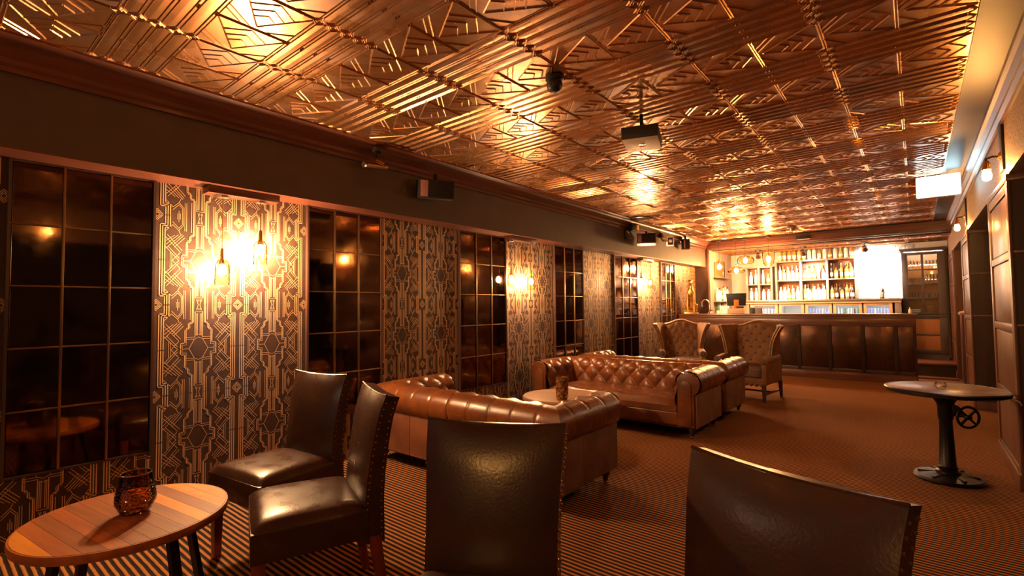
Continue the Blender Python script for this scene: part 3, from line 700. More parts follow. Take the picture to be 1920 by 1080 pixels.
# ---- wingback armchairs
def wingback(label, loc, rz):
    r = thing('wingback_armchair', label, 'armchair', loc, rz, 'wingback armchairs before the bar')
    HB = .86
    def backpt(u, t, off=0):
        z = .40 + t*(.565 + .068*(.5+.5*math.cos(PI*u))); y = .27 + .10*t
        return (u*.255, y, z)
    G = []
    for i in range(41):
        row = []
        for j in range(37):
            u = -1+2*i/40; t = j/36; x,y,z = backpt(u,t)
            f = abs(math.sin(PI*(u*2.2+t*3.4)))*abs(math.sin(PI*(u*2.2-t*3.4))); h = .024*min(1,f**.4)*(1 if t < .97 else 0)
            row.append((x, y-h, z))
        G.append(row)
    q = MB(); q.grid(G); q.build('tufted_back', M['wing'], r, smooth=60)
    bt = MB()
    for i in range(-10,11):
        for j in range(-10,24):
            if (i+j) % 2: continue
            u = i/(2*2.2); t = j/(2*3.4)
            if abs(u) < .95 and .1 < t < .95: x,y,z = backpt(u,t); bt.ball((x,y-.006,z), .015, 8, 4)
    g = bt.build('tuft_buttons', M['wingdark'], r); g['kind'] = 'stuff'
    # outer back shell with rolled camel top
    rings = []
    for i in range(25):
        u = -1+2*i/24; x,y,z = backpt(u,1)
        rings.append([(u*.27, .34, .22),(u*.27, .36, .22),(u*.275, y+.075, z-.05),(u*.27, y+.06, z+.012),(u*.265, y+.02, z+.02),(u*.262, y-.012, z+.002),(u*.26,y+.01,z-.03),(u*.26,.32,.45)])
    q = MB(); q.loft(rings); q.build('back_shell', M['wing'], r, smooth=60)
    for sx in (1,-1):
        # wing: curved panel from the back edge forward
        rings = []; ST = []
        for i in range(17):
            t = i/16; z = .56 + t*.415
            fx = .275 + .085*t**2.5 + .03*t; fy = .02 + .05*t - .03*math.sin(PI*t) ; 
            bx = .26; by = .29 + .10*(z-.4)/.62
            roll = .026 + .02*t
            ring = [(sx*(bx-.012), by, z), (sx*lerp(bx,fx,.5), lerp(by,fy,.5), z), (sx*(fx-.018), fy+.01, z), (sx*(fx-.01), fy-roll*.5, z), (sx*(fx+.034), fy-roll*.5, z), (sx*(fx+.045+.01*t), fy+.02, z), (sx*(lerp(bx,fx,.5)+.045), lerp(by,fy,.45), z), (sx*(bx+.03), by+.06, z)]
            ring = [(a, b, c - .02*(1-abs(2*k/7-1))*0) for k,(a,b,c) in enumerate(ring)]
            rings.append(ring); ST.append(ring[3:5])
        top = rings[-1]; cx = sum(p[0] for p in top)/8; cy = sum(p[1] for p in top)/8
        rings.append([(lerp(p[0],cx,.35), lerp(p[1],cy,.35), p[2]+.016) for p in top])
        q = MB(); q.loft(rings); q.build('wing', M['wing'], r, smooth=50)
        inl = MB(); inl.grid([[tuple(lerp(a[k],b_[k],e)-(.002 if k == 1 else 0) for k in range(3)) for e in (.22,.78)] for a, b_ in ST]); inl.build('wing_facing', M['wingdark'], r)
        st = MB()
        for i in range(16):
            for f in (0,.5):
                for e in (.15,.85):
                    a = [lerp(ST[i][0][k],ST[i+1][0][k],f) for k in range(3)]; b = [lerp(ST[i][1][k],ST[i+1][1][k],f) for k in range(3)]
                    st.ball(tuple(lerp(a[k],b[k],e)-(.003 if k == 1 else 0) for k in range(3)), .0085, 6, 3)
        g = st.build('nail_studs', M['stud'], r); g['kind'] = 'stuff'
        q = MB(); q.tube([(sx*.295, -.30, .53),(sx*.295,-.05,.545),(sx*.285,.30,.55)], [.05,.052,.045], 14); q.build('arm', M['wing'], r)
        B(*sorted((sx*.265, sx*.325)), -.29, .33, .24, .55).build('arm_side', M['wing'], r, bevel=.01)
        q = MB(); q.tube([(sx*.295,-.304,.53),(sx*.295,-.31,.53)], [.04,.03], 14); q.build('arm_scroll', M['wingdark'], r)
    q = MB(); q.box(-.27,.27,-.30,.28,.31,.45); q.build('seat_cushion', M['wingdark'], r, bevel=.03, seg=3)
    q = MB(); q.box(-.31,.31,-.28,.36,.22,.32); q.build('seat_base', M['wing'], r, bevel=.008)
    # scalloped apron edge
    ap = MB()
    for k in range(9): ap.lathe([(.001,-.022),(.022,-.012),(.03,.0),(.03,.02)], 10, (-.26+.065*k, -.27, .22))
    ap.build('scalloped_apron', M['wing'], r)
    for sx in (1,-1):
        for yy in (-.25,.33):
            q = MB(); q.loft([[(sx*(.28+(.02 if yy > 0 else 0))+a*h_, yy+b*h_+(.03 if yy > 0 and z == 0 else 0), z) for a,b in ((-1,-1),(1,-1),(1,1),(-1,1))] for z,h_ in ((0,.016),(.23,.024))])
            q.build('leg', M['darkwood'], r, bevel=.003)
        q = MB(); q.bar((sx*.285,-.24,.10),(sx*.295,.34,.10),.018,.024); q.build('stretcher', M['darkwood'], r, bevel=.003)
    q = MB(); q.bar((-.285,.05,.10),(.285,.05,.10),.018,.024); q.build('stretcher', M['darkwood'], r, bevel=.003)
    return r
w1 = wingback('tufted tan wingback armchair beside the bar front, nearer the right', (-1.80,7.30,0), math.radians(-6))
dup(w1, (-2.88,7.75,0), math.radians(22), 'tan wingback armchair turned to the room, next to the papered wall')

# ---- tables
def round_planks(r_, pitch, z0, z1, n_, parent, ang, mats):
    k = int(math.ceil(2*r_/pitch))
    for i in range(k):
        a = -r_ + pitch*i; b = min(a+pitch-.0012, r_)
        pts = []
        N = 14
        def xat(y): return math.sqrt(max(0, r_*r_-y*y))
        ys = [lerp(a,b,j/N) for j in range(N+1)]
        poly = [(xat(y), y, z0) for y in ys] + [(-xat(y), y, z0) for y in reversed(ys)]
        poly = [p for j,p in enumerate(poly) if j == 0 or (abs(p[0]-poly[j-1][0])+abs(p[1]-poly[j-1][1])) > 1e-5]
        if len(poly) > 2 and poly[0][:2] == poly[-1][:2]: poly = poly[:-1]
        q = MB(); q.prism(poly, (0,0,z1-z0)); q.build('plank', mats[(i*7+i//3) % len(mats)], parent, rz=ang, smooth=30)
t1 = thing('plank_table', 'round side table of mixed orange and brown planks with black legs', 'table', (-2.50,.575,0))
round_planks(.342, .057, .432, .45, 12, t1, math.radians(8), [M['plankA'],M['plankB'],M['plankC'],M['plankA'],M['plankB']])
q = MB(); q.lathe([(.349,.418),(.352,.436),(.349,.449),(.343,.449),(.343,.430),(.30,.418)], 64); q.build('rim', M['plankC'], t1)
q = MB(); q.lathe([(.25,.385),(.30,.405),(.30,.42),(.25,.42)], 40); q.build('under_ring', M['blackmetal'], t1)
for a in (20,110,200,290):
    c, s = math.cos(math.radians(a)), math.sin(math.radians(a)); q = MB()
    q.bar((.24*c,.24*s,.42),(.32*c,.32*s,0.005),.035,.022,(c,s,0)); q.build('leg', M['blackmetal'], t1)
t2 = thing('coffee_table', 'round pale wooden coffee table between the two leather sofas', 'table', (-2.62,3.92,0))
q = MB(); q.lathe([(.02,.435),(.36,.435),(.37,.425),(.37,.405),(.35,.395),(.02,.395)], 56); q.build('tabletop', M['palewood'], t2)
lathe_part('column', [(.10,.0),(.18,.02),(.05,.05),(.04,.2),(.05,.37),(.14,.396)], M['iron'], t2)
t3 = thing('crank_table', 'tall round crank table with iron pedestal and hand wheel', 'table', (.145,4.76,0))
q = MB(); q.lathe([(.005,.650),(.33,.650),(.338,.645)], 64); q.build('tabletop', M['redwood'], t3)
q = MB(); q.lathe([(.330,.651),(.340,.653),(.350,.646),(.350,.626),(.335,.618),(.05,.618)], 64, cap=False); q.build('metal_edge_band', M['iron'], t3)
lathe_part('pedestal', [(.075,.03),(.07,.06),(.055,.07),(.058,.09),(.050,.10),(.042,.30),(.038,.42),(.045,.44),(.045,.52),(.05,.54),(.085,.60),(.12,.617)], M['iron'], t3, n=28)
q = MB(); q.lathe([(.195,0),(.20,.012),(.19,.026),(.15,.034),(.075,.045),(.05,.05)], 48); bs = q.build('base', M['iron'], t3)
for k in range(6):
    a = 2*PI*k/6; q = MB(); q.bar((.06*math.cos(a),.06*math.sin(a),.04),(.17*math.cos(a),.17*math.sin(a),.034),.018,.014); q.build('base_rib', M['iron'], bs, bevel=.002)
q = MB(); q.loft([[(.02,-.03,.46),(.02,.03,.46),(.02,.03,.55),(.02,-.03,.55)],[(.085,-.025,.45),(.085,.025,.45),(.085,.025,.52),(.085,-.025,.52)]]); q.build('gear_housing', M['iron'], t3, bevel=.006)
q = MB(); q.tube([(.07,0,.47),(.105,-.03,.465)], .014, 10); q.build('wheel_shaft', M['iron'], t3)
wh = bpy.data.objects.new('hand_wheel', None)
q = MB(); R_ = .072
q.loft([[(R_*math.cos(a)+ .009*math.cos(b)*math.cos(a), .009*math.sin(b), R_*math.sin(a)+.009*math.cos(b)*math.sin(a)) for b in [2*PI*j/8 for j in range(8)]] for a in [2*PI*i/32 for i in range(32)]], close=True)
whl = q.build('hand_wheel', M['iron'], t3, (.118,-.045,.462), math.radians(35))
for k in range(4):
    a = PI/4 + PI/2*k; q = MB(); q.bar((0,0,0),(R_*math.cos(a),0,R_*math.sin(a)),.012,.012,(0,1,0)); q.build('spoke', M['iron'], whl)
q = MB(); q.tube([(0,-.015,0),(0,.015,0)], .018, 12); q.build('hub', M['iron'], whl)
q = MB(); q.tube([(-.058,0,.075),(-.05,.0,.46)], .006, 8); 
bpy.data.objects.remove(wh)
cl = MB(); cl.tube([(.33,-.04,.615),(.375,-.05,.60),(.385,-.055,.575)], .006, 8); cl.build('edge_catch', M['stainless'], t3)
# glasses
g1 = thing('candle_glass', 'large crackled mosaic candle glass on the round plank table', 'candle holder', (-2.49,.595,.45))
CP = [(.036,.002),(.045,.006),(.063,.042),(.062,.062),(.053,.110),(.0475,.134)]
lathe_part('glass_bowl', CP + [(.0455,.134),(.0505,.110),(.059,.062),(.060,.043),(.043,.012),(.01,.010)], M['smoke'], g1, n=28)
# mosaic chips around the bowl, each a small raised facet
mc = MB(); rnd = random.Random(3)
for row in range(12):
    z = .014 + row*.0088
    for k in range(32):
        a = 2*PI*(k+.5*(row%2)+rnd.uniform(-.2,.2))/32; zz = z+rnd.uniform(-.003,.003)
        for (r0,z0),(r1,z1) in zip(CP,CP[1:]):
            if z0 <= zz <= z1: rr = lerp(r0,r1,(zz-z0)/(z1-z0)); break
        c,s = math.cos(a),math.sin(a); wv = Vector((-s,c,0)); uv = Vector((0,0,1)); ctr = Vector((rr*c,rr*s,zz)); out = Vector((c,s,0))
        n = rnd.choice((4,5)); ph = rnd.uniform(0,6)
        pts = [ctr + (wv*math.cos(ph+2*PI*j/n)*.0056 + uv*math.sin(ph+2*PI*j/n)*.0040) for j in range(n)]
        mc.add(pts + [ctr+out*.0013+wv*rnd.uniform(-.003,.003)], [(j,(j+1)%n,n) for j in range(n)])
g = mc.build('mosaic_chips', M['mosaic'], g1, smooth=0, fix=False); g['kind'] = 'stuff'; g1.scale = (1.12,1.12,1.2)
lathe_part('rim', [(.0475,.1325),(.0488,.134),(.0470,.1365),(.0450,.134),(.0475,.1325)], M['brass'], g1, n=28, cap=False)
g2 = thing('amber_candle_glass', 'amber ribbed candle glass on the pale coffee table', 'candle holder', (-2.50,3.75,.435))
lathe_part('glass_cup', [(.05,.002),(.056,.02),(.058,.10),(.056,.19),(.058,.20),(.053,.20),(.052,.1),(.05,.015),(.01,.012)], M['crackle'], g2, n=24)
q = MB(); q.lathe([(.03,.012),(.03,.05),(.004,.052)], 14); q.build('candle', M['cardwhite'], g2)
g3 = thing('tealight_glass', 'small clear tealight glass on the tall crank table', 'candle holder', (.125,4.72,.650))
lathe_part('glass_cup', [(.022,.001),(.030,.01),(.034,.025),(.030,.042),(.026,.045),(.024,.042),(.029,.025),(.024,.012),(.004,.010)], M['clearglass'], g3, n=20)
lathe_part('candle', [(.018,.011),(.018,.026),(.003,.027)], M['whitelabel'], g3, n=14)

# ================================================================== BAR
BY = 9.9
b = thing('bar_counter', 'long dark timber bar counter with aged copper panels', 'bar counter', (0,BY,0))
BL = XL+.02
q = MB(); q.box(BL,.03,-.03,.62,1.06,1.10); q.build('worktop', M['barwood'], b, bevel=.008)
q = MB(); q.box(BL,.015,-.012,.05,1.025,1.06); q.box(BL,.008,.0,.05,.915,1.03); q.build('fascia', M['barwood'], b, bevel=.004)
B(BL,.0,.03,.6,.02,1.06).build('carcass', M['darkwood'], b, smooth=0)
xe = [BL,-3.30,-2.86,-2.42,-2.0,-1.60,-1.14,-.68,-.25,0]
for x0, x1 in zip(xe, xe[1:]):
    B(x0+.028,x1-.028,.018,.03,.185,.895).build('panel', M['barpanel'], b, bevel=.006)
for x in xe: B(max(x-.028,BL),min(x+.028,.004),.004,.032,.13,.915).build('stile', M['cabdark'], b, bevel=.002)
q = MB(); q.box(BL,.004,.006,.032,.13,.185); q.box(BL,.004,.006,.032,.895,.915); q.build('rail', M['darkwood'], b, bevel=.002)
q = MB(); q.box(BL,.01,-.012,.03,.0,.12); q.box(BL,.01,-.018,.03,.12,.132); q.build('kickboard', M['mahog'], b, bevel=.003)
# things on the bar
r = thing('pos_terminal', 'dark touchscreen till on an orange stand, on the left of the bar', 'till', (-2.72,10.3,1.10), math.radians(8))
B(-.16,.14,-.08,.1,0,.10).build('base', M['fridgewood'], r, bevel=.006)
q = MB(); q.loft([[(-.05,.0,.1),(.05,.0,.1),(.05,.05,.1),(-.05,.05,.1)],[(-.045,-.01,.28),(.045,-.01,.28),(.045,.02,.28),(-.045,.02,.28)]]); q.build('stand', M['plankA'], r, bevel=.004)
q = MB(); q.loft([[(-.165,.01,.155),(.165,.01,.155),(.165,.045,.155),(-.165,.045,.155)],[(-.185,-.03,.40),(.185,-.03,.40),(.185,.005,.40),(-.185,.005,.40)]]); q.build('screen', M['black'], r, bevel=.006)
B(.0,.13,-.05,.03,.105,.145).build('card_reader', M['black'], r, bevel=.006)
r = thing('receipt_printer', 'small dark receipt printer beside the till on the bar', 'printer', (-2.40,10.3,1.10))
B(-.06,.02,-.06,.08,0,.12).build('body', M['black'], r, bevel=.008); B(.022,.13,-.05,.08,0,.11).build('paper_box', M['grey'], r, bevel=.006)
r = thing('bar_tap', 'curved chrome swan neck tap on the left end of the bar', 'tap', (-3.22,10.24,1.10))
lathe_part('base', [(.035,0),(.035,.015),(.02,.03),(.016,.05)], M['chrome'], r)
q = MB(); q.tube([(0,0,.04),(0,0,.20)] + [(-.075+.075*math.cos(a),0,.20+.085*math.sin(a)) for a in [PI*k/10 for k in range(1,11)]] + [(-.15,0,.14)], .013, 10); q.build('spout', M['chrome'], r)
q = MB(); q.tube([(.0,-.01,.06),(.08,-.02,.07)], .009, 8); q.build('lever', M['chrome'], r)
# gilded greyhounds
def greyhound():
    J = [((0,.10,.12),.085),((0,.075,.22),.075),((0,.03,.34),.080),((0,-.005,.44),.075),((0,-.02,.52),.045),((0,-.03,.58),.036),((0,-.05,.625),.042),((0,-.10,.625),.026),((0,-.15,.612),.017),
         ((.06,-.03,.36),.030),((.065,-.06,.22),.022),((.062,-.075,.08),.017),((.062,-.085,.02),.018),((.062,-.12,.015),.016),
         ((-.06,-.03,.36),.030),((-.065,-.06,.22),.022),((-.062,-.075,.08),.017),((-.062,-.085,.02),.018),((-.062,-.12,.015),.016),
         ((.085,.09,.12),.055),((.095,.0,.16),.036),((.09,.05,.03),.022),((.09,-.03,.018),.018),
         ((-.085,.09,.12),.055),((-.095,.0,.16),.036),((-.09,.05,.03),.022),((-.09,-.03,.018),.018),
         ((.035,-.03,.665),.018),((.055,-.015,.64),.008),((-.035,-.03,.665),.018),((-.055,-.015,.64),.008),
         ((0,.18,.04),.02),((.05,.22,.015),.013)]
    E_ = [(0,1),(1,2),(2,3),(3,4),(4,5),(5,6),(6,7),(7,8),(3,9),(9,10),(10,11),(11,12),(12,13),(3,14),(14,15),(15,16),(16,17),(17,18),
         (0,19),(19,20),(20,21),(21,22),(0,23),(23,24),(24,25),(25,26),(6,27),(27,28),(6,29),(29,30),(0,31),(31,32)]
    me = bpy.data.meshes.new('body'); me.from_pydata([p for p,_ in J], E_, [])
    me.materials.append(M['gold']); me.update()
    return me, J
gm, GJ = greyhound()
def dog(label, loc, rz, s):
    r = thing('greyhound_statue', label, 'statue', loc, rz, 'gilded seated greyhound statues')
    o = put(gm, 'body', r, (0,0,.03)); 
    md = o.modifiers.new('skin','SKIN'); md.use_smooth_shade = True
    for i, (p, r_) in enumerate(GJ):
        gm.skin_vertices[0].data[i].radius = (r_, r_); gm.skin_vertices[0].data[i].use_root = i == 0
    sb = o.modifiers.new('sub','SUBSURF'); sb.levels = 1; sb.render_levels = 2
    B(-.13,.13,-.16,.20,0,.03).build('plinth', M['gold'], r, bevel=.004)
    q = MB(); q.lathe([(.040,.545),(.046,.55),(.046,.565),(.040,.57)], 16, (0,-.02,0), False); q.build('collar', M['brass'], r)
    r.scale = (s,s,s); return r
dog('gilded seated greyhound statue on the left end of the bar', (-3.54,10.10,1.10), math.radians(15), .98)

# back bar counter and fridges
cb = thing('back_counter', 'pale back bar worktop running under the bottle shelves', 'counter', (0,12.10,0))
B(-3.02,-.18,-.02,.64,1.325,1.37).build('worktop', M['stainless'], cb, bevel=.006)
B(-3.0,-.2,.0,.03,1.285,1.325).build('fascia', M['fridgewood'], cb, smooth=0); B(-.30,-.2,.02,.63,.2,1.285).build('end_panel', M['shelfwood'], cb, bevel=.004); B(-3.0,-2.93,.02,.63,.2,1.285).build('end_panel', M['shelfwood'], cb, bevel=.004)
fx = [-2.92,-2.335,-1.83,-1.325,-.81,-.325]
BT = {}
def bottle_mesh(kind, m):
    key = (kind, m)
    if key in BT: return BT[key]
    prof = {'whisky': [(.036,0),(.040,.004),(.040,.175),(.034,.20),(.016,.225),(.014,.275),(.016,.277),(.016,.29)],
            'tall':   [(.032,0),(.035,.004),(.035,.19),(.028,.225),(.013,.26),(.012,.32),(.014,.322),(.014,.34)],
            'square': [(.042,0),(.045,.004),(.045,.15),(.040,.17),(.016,.185),(.016,.235),(.018,.237),(.018,.25)],
            'round':  [(.030,0),(.038,.02),(.041,.07),(.037,.12),(.022,.16),(.015,.18),(.015,.23),(.018,.232),(.018,.25)],
            'slim':   [(.027,0),(.030,.004),(.030,.20),(.022,.235),(.012,.265),(.011,.31),(.013,.312),(.013,.325)],
            'beer':   [(.026,0),(.029,.004),(.029,.13),(.024,.155),(.012,.18),(.011,.225),(.013,.227),(.013,.235)]}[kind]
    q = MB(); n = 4 if kind == 'square' else 14
    q.lathe(prof, n) ; body = q.mesh('bottle', M[m], bevel=.006 if kind == 'square' else 0)
    zt = prof[-1][1]; rr = prof[-1][0]
    c = MB(); c.lathe([(rr+.001,zt-.035),(rr+.002,zt-.03),(rr+.002,zt+.002),(.004,zt+.004)], 12)
    capm = c.mesh('cap', M[{'b_amber':'b_dark','b_clear':'b_white','b_green':'brass','b_dark':'brass','b_white':'b_dark','b_honey':'b_white','b_blue':'chrome'}[m]])
    l = MB(); lr = prof[2][0] if kind != 'round' else .0415; a0, a1 = (.05,.13) if kind != 'round' else (.05,.09)
    if kind == 'square': l.box(-.028,.028,-.0335,-.0318,.04,.12)
    else: l.loft([[((lr+e)*math.sin(t), -(lr+e)*math.cos(t), z) for t in [lerp(-1.1,1.1,k/8) for k in range(9)]] for e, z in ((.001,a0),(.001,a1))], cap=False)
    if kind == 'square': pass
    labm = l.mesh('paper_label', M['whitelabel'], fix=False)
    BT[key] = (body, capm, labm); return BT[key]
CN = {'b_amber':'amber','b_clear':'clear','b_green':'green','b_dark':'dark','b_white':'white','b_honey':'honey coloured','b_blue':'blue'}
KN = {'whisky':'round-shouldered','tall':'tall','square':'square','round':'bulbous','slim':'slim','beer':'small'}
def bottle(x, y, z, kind, m, where, idx, group, parts=True):
    bd, cp, lb = bottle_mesh(kind, m)
    o = put(bd, 'bottle', None, (x,y,z), (0,0,PI/4 if kind == 'square' else 0))
    tag(o, f'{CN[m]} {KN[kind]} bottle, {ordw(idx)} from left {where}', 'bottle', group)
    if parts:
        put(cp, 'cap', o); 
        l = put(lb, 'paper_label', o, rot=(0,0,-PI/4 if kind == 'square' else 0))
    return o
def row(x0, x1, n, y, z, where, group, mats, kinds, parts=True, seed=0):
    rd = random.Random(seed)
    for k in range(n):
        bottle(lerp(x0,x1,(k+.5)/n)+rd.uniform(-.003,.003), y+rd.uniform(-.015,.015), z, rd.choice(kinds), rd.choice(mats), where, k, group, parts)
fw = ['leftmost', 'second', 'middle', 'fourth', 'rightmost']
for i, (x0, x1) in enumerate(zip(fx, fx[1:])):
    x0 += .012; x1 -= .012; Wd = x1-x0
    r = thing('bottle_fridge', f'glass-fronted bottle fridge under the back counter, {fw[i]} of the five', 'fridge', (x0,12.13,.20), 0, 'bottle fridges under the back counter')
    q = MB(); q.box(0,Wd,.03,.05+.5,0,.02); q.box(0,Wd,.03,.55,1.06,1.08); q.box(0,.02,.03,.55,.02,1.06); q.box(Wd-.02,Wd,.03,.55,.02,1.06); q.box(.02,Wd-.02,.53,.55,.02,1.06); q.build('casing', M['cardwhite'], r, smooth=0)
    d = MB(); d.box(0,.05,0,.03,0,1.08); d.box(Wd-.05,Wd,0,.03,0,1.08); d.box(.05,Wd-.05,0,.03,0,.06); d.box(.05,Wd-.05,0,.03,1.035,1.08); dd = d.build('door', M['fridgewood'], r, bevel=.004)
    B(.05,Wd-.05,.012,.018,.06,1.035).build('pane', M['clearglass'], dd, smooth=0)
    q = MB(); q.bar((Wd-.025,-.02,.45),(Wd-.025,-.02,.65),.012,.012,(1,0,0)); q.bar((Wd-.025,0,.46),(Wd-.025,-.02,.46),.01,.01); q.bar((Wd-.025,0,.64),(Wd-.025,-.02,.64),.01,.01); q.build('handle', M['chrome'], dd)
    for z in (.32,.62): B(.02,Wd-.02,.06,.52,z,z+.012).build('shelf', M['stainless'], r, smooth=0)
    B(.03,Wd-.03,.05,.08,1.045,1.058).build('light_strip', M['ledf'], r, smooth=0)
    row(x0+.05, x1-.05, 7, 12.13+.16, .20+.632, f'in the {fw[i]} fridge', 'bottles in the fridges',
        [['b_white','b_clear'],['b_clear','b_green','b_white'],['b_blue','b_clear','b_blue'],['b_dark','b_clear','b_green'],['b_blue','b_blue','b_clear']][i], ['tall' if i != 1 else 'beer'], False, 40+i)
# bottle shelf unit, centre
def shelf_unit(name, label, xs_, zs_, y0, y1, m, top=True):
    r = thing(name, label, 'shelf', (0,0,0))
    X0, X1 = xs_[0], xs_[-1]; T = .022
    B(X0,X1,y1-.012,y1,zs_[0],zs_[-1]).build('back_board', M['shelfback'], r, smooth=0)
    for k, x in enumerate(xs_): B(x-T,x+T,y0,y1-.012,zs_[0],zs_[-1]).build('upright', m, r, bevel=.003)
    for z in zs_:
        if z == zs_[0]: continue
        if z == zs_[-1]: B(X0-.035,X1+.035,y0-.015,y1,z,z+.03).build('top_board', m, r, bevel=.003)
        else:
            for a, b_ in zip(xs_, xs_[1:]): B(a+T,b_-T,y0,y1-.012,z-.012,z+.012).build('shelf_board', m, r, bevel=.002)
    return r
UX = [-2.42,-1.935,-1.435,-.93]
shelf_unit('bottle_shelf', 'wide three-bay wooden bottle shelf in the middle of the back bar', UX, [1.371,1.80,2.215], 12.44, 12.74, M['shelfwood'])
mixA = ['b_amber','b_honey','b_amber','b_clear','b_white']; kk = ['whisky','whisky','square','round','tall','slim']
row(-2.40,-.95,15,12.56,2.246,'on top of the wide shelf','bottles on top of the wide shelf',['b_amber','b_clear','b_honey','b_amber','b_white'],['whisky','square','round','whisky'],True,1)
bay = ['left','middle','right']
for i, (a, b_) in enumerate(zip(UX, UX[1:])):
    mx = [['b_white','b_clear','b_clear','b_honey'],['b_clear','b_white','b_honey','b_amber'],['b_amber','b_honey','b_dark','b_amber']][i]
    row(a+.03,b_-.03,5,12.52,1.813,f'in the upper {bay[i]} bay of the wide shelf','bottles on the upper wide shelf',mx,kk,True,10+i)
    row(a+.03,b_-.03,5,12.52,1.372,f'on the lower {bay[i]} bay of the wide shelf','bottles on the lower wide shelf',mx,kk,True,20+i)
    row(a+.06,b_-.06,4,12.66,1.813,f'at back of upper {bay[i]} bay, wide shelf','bottles at the back of the upper wide shelf',mx,['tall','slim'],False,30+i)
    row(a+.06,b_-.06,4,12.66,1.372,f'at back of lower {bay[i]} bay, wide shelf','bottles at the back of the lower wide shelf',mx,['tall','slim'],False,33+i)
LX = [-3.05,-2.79,-2.52]
shelf_unit('narrow_bottle_shelf', 'narrow two-bay bottle shelf behind the till, left of the wide shelf', LX, [1.371,1.735,2.12], 12.46, 12.74, M['shelfwood'])
for i, (a, b_) in enumerate(zip(LX, LX[1:])):
    row(a+.028,b_-.028,2,12.55,1.748,f'on the upper {bay[i*2]} bay of the narrow shelf','bottles on the narrow shelf',['b_clear','b_amber','b_white'],['slim','tall','whisky'],True,50+i)
    row(a+.028,b_-.028,2,12.55,1.372,f'on the lower {bay[i*2]} bay of the narrow shelf','bottles on the narrow shelf',['b_clear','b_white','b_dark'],['tall','whisky','round'],True,60+i)
# left wall shelf at the bar
r = thing('wall_bottle_shelf', 'small three-tier bottle shelf on the pale wall behind the tap', 'shelf', (XB+.06,11.25,0))
for z in (1.02,1.36,1.90): B(0,.15,0,.95,z-.02,z).build('shelf_board', M['shelfwood'], r, bevel=.003)
B(0,.012,0,.95,1.0,1.9).build('back_board', M['whitewall'], r, smooth=0)
for z, nm, sd in ((1.02,'lower',70),(1.36,'upper',71)):
    rd = random.Random(sd)
    for k in range(6): bottle(XB+.06+.08, 11.33+.15*k, z, rd.choice(['tall','whisky','slim']), rd.choice(['b_clear','b_white','b_green','b_clear']), f'on the small wall shelf, {nm} tier', k, 'bottles on the small wall shelf')
# shaker on the back counter
r = thing('cocktail_shaker', 'dark domed cocktail shaker alone on the right of the back counter', 'shaker', (-.50,12.38,1.37))
lathe_part('cup', [(.032,0),(.036,.01),(.042,.13)], M['grey'], r); lathe_part('cap', [(.043,.13),(.040,.16),(.03,.19),(.02,.205),(.005,.21)], M['chrome'], r)
lathe_part('foot_band', [(.037,.002),(.038,.02),(.037,.022)], M['black'], r)
# small ornament at right end of the bar top
r = thing('bar_bottle_stopper', 'tiny pale bottle pourer standing on the right end of the bar', 'bottle', (-.06,10.25,1.10))
lathe_part('body', [(.022,0),(.026,.01),(.024,.05),(.012,.075)], M['b_white'], r); lathe_part('cap', [(.012,.073),(.010,.10),(.003,.105)], M['brass'], r)

# glass cabinet on the right
cx0, cx1, cy0 = -.175, .47, 12.33
r = thing('glass_cabinet', 'tall dark cabinet with eight glass panes and glassware, right of the bar', 'cabinet', (cx0,cy0,.20))
Wc = cx1-cx0; Hc = 2.10
q = MB(); q.box(0,.02,0,.40,0,Hc); q.box(Wc-.02,Wc,0,.40,0,Hc); q.box(.02,Wc-.02,0,.40,0,.10); q.box(.02,Wc-.02,0,.40,Hc-.04,Hc); q.build('carcass', M['cabwood'], r, smooth=0)
B(.02,Wc-.02,.385,.40,.10,Hc-.04).build('back_board', M['amberback'], r, smooth=0)
M['cabfill'] = mat('cabinet_fill_light', (1,1,1), .4, emit=WHITE, estr=150)
for zt in (Hc-.055,): B(.04,Wc-.04,.045,.065,zt-.012,zt).build('light_strip', M['cabfill'], r, smooth=0)  # hidden glowing strip, added to brighten the cabinet inside
q = MB(); q.box(-.035,Wc+.03,-.05,.40,Hc,Hc+.03); q.box(-.02,Wc+.02,-.03,.40,Hc-.03,Hc); q.build('cornice', M['cabwood'], r, bevel=.006)
q = MB(); q.box(-.01,Wc+.01,-.03,.02,.80,.835); q.build('waist_rail', M['cabwood'], r, bevel=.006)
up0, up1 = .85, 2.05
d = MB(); d.box(0,.09,-.012,.012,up0,up1); d.box(Wc-.115,Wc,-.012,.012,up0,up1); d.box(.09,Wc-.115,-.012,.012,up0,up0+.03); d.box(.09,Wc-.115,-.012,.012,up1-.05,up1)
dr = d.build('door', M['cabwood'], r, bevel=.003)
mxp = (.09+Wc-.115)/2; B(mxp-.018,mxp+.018,-.012,.012,up0+.03,up1-.05).build('glazing_bar', M['cabwood'], dr, bevel=.002)
rows_z = [up0+.03, up0+.31, up0+.585, up0+.86, up1-.05]
for z in rows_z[1:-1]: B(.09,Wc-.115,-.010,.010,z-.012,z+.012).build('glazing_bar', M['cabwood'], dr, bevel=.002)
for z0, z1 in zip(rows_z, rows_z[1:]):
    for a, b_ in ((.09,mxp-.018),(mxp+.018,Wc-.115)): B(a,b_,-.003,.002,z0,z1).build('pane', M['clearglass'], dr, smooth=0)
for z in rows_z[1:-1]: B(.02,Wc-.02,.03,.385,z-.004,z+.004).build('shelf', M['clearglass'], r, smooth=0)
B(.02,Wc-.02,.03,.385,up0-.02,up0).build('shelf', M['cabwood'], r, smooth=0)
d = MB(); d.box(0,.05,-.010,.012,.10,.80); d.box(Wc-.115,Wc,-.010,.012,.10,.80); d.box(.05,Wc-.115,-.010,.012,.10,.17); d.box(.05,Wc-.115,-.010,.012,.44,.47); d.box(.05,Wc-.115,-.010,.012,.76,.80)
ld = d.build('lower_door', M['cabwood'], r, bevel=.003)
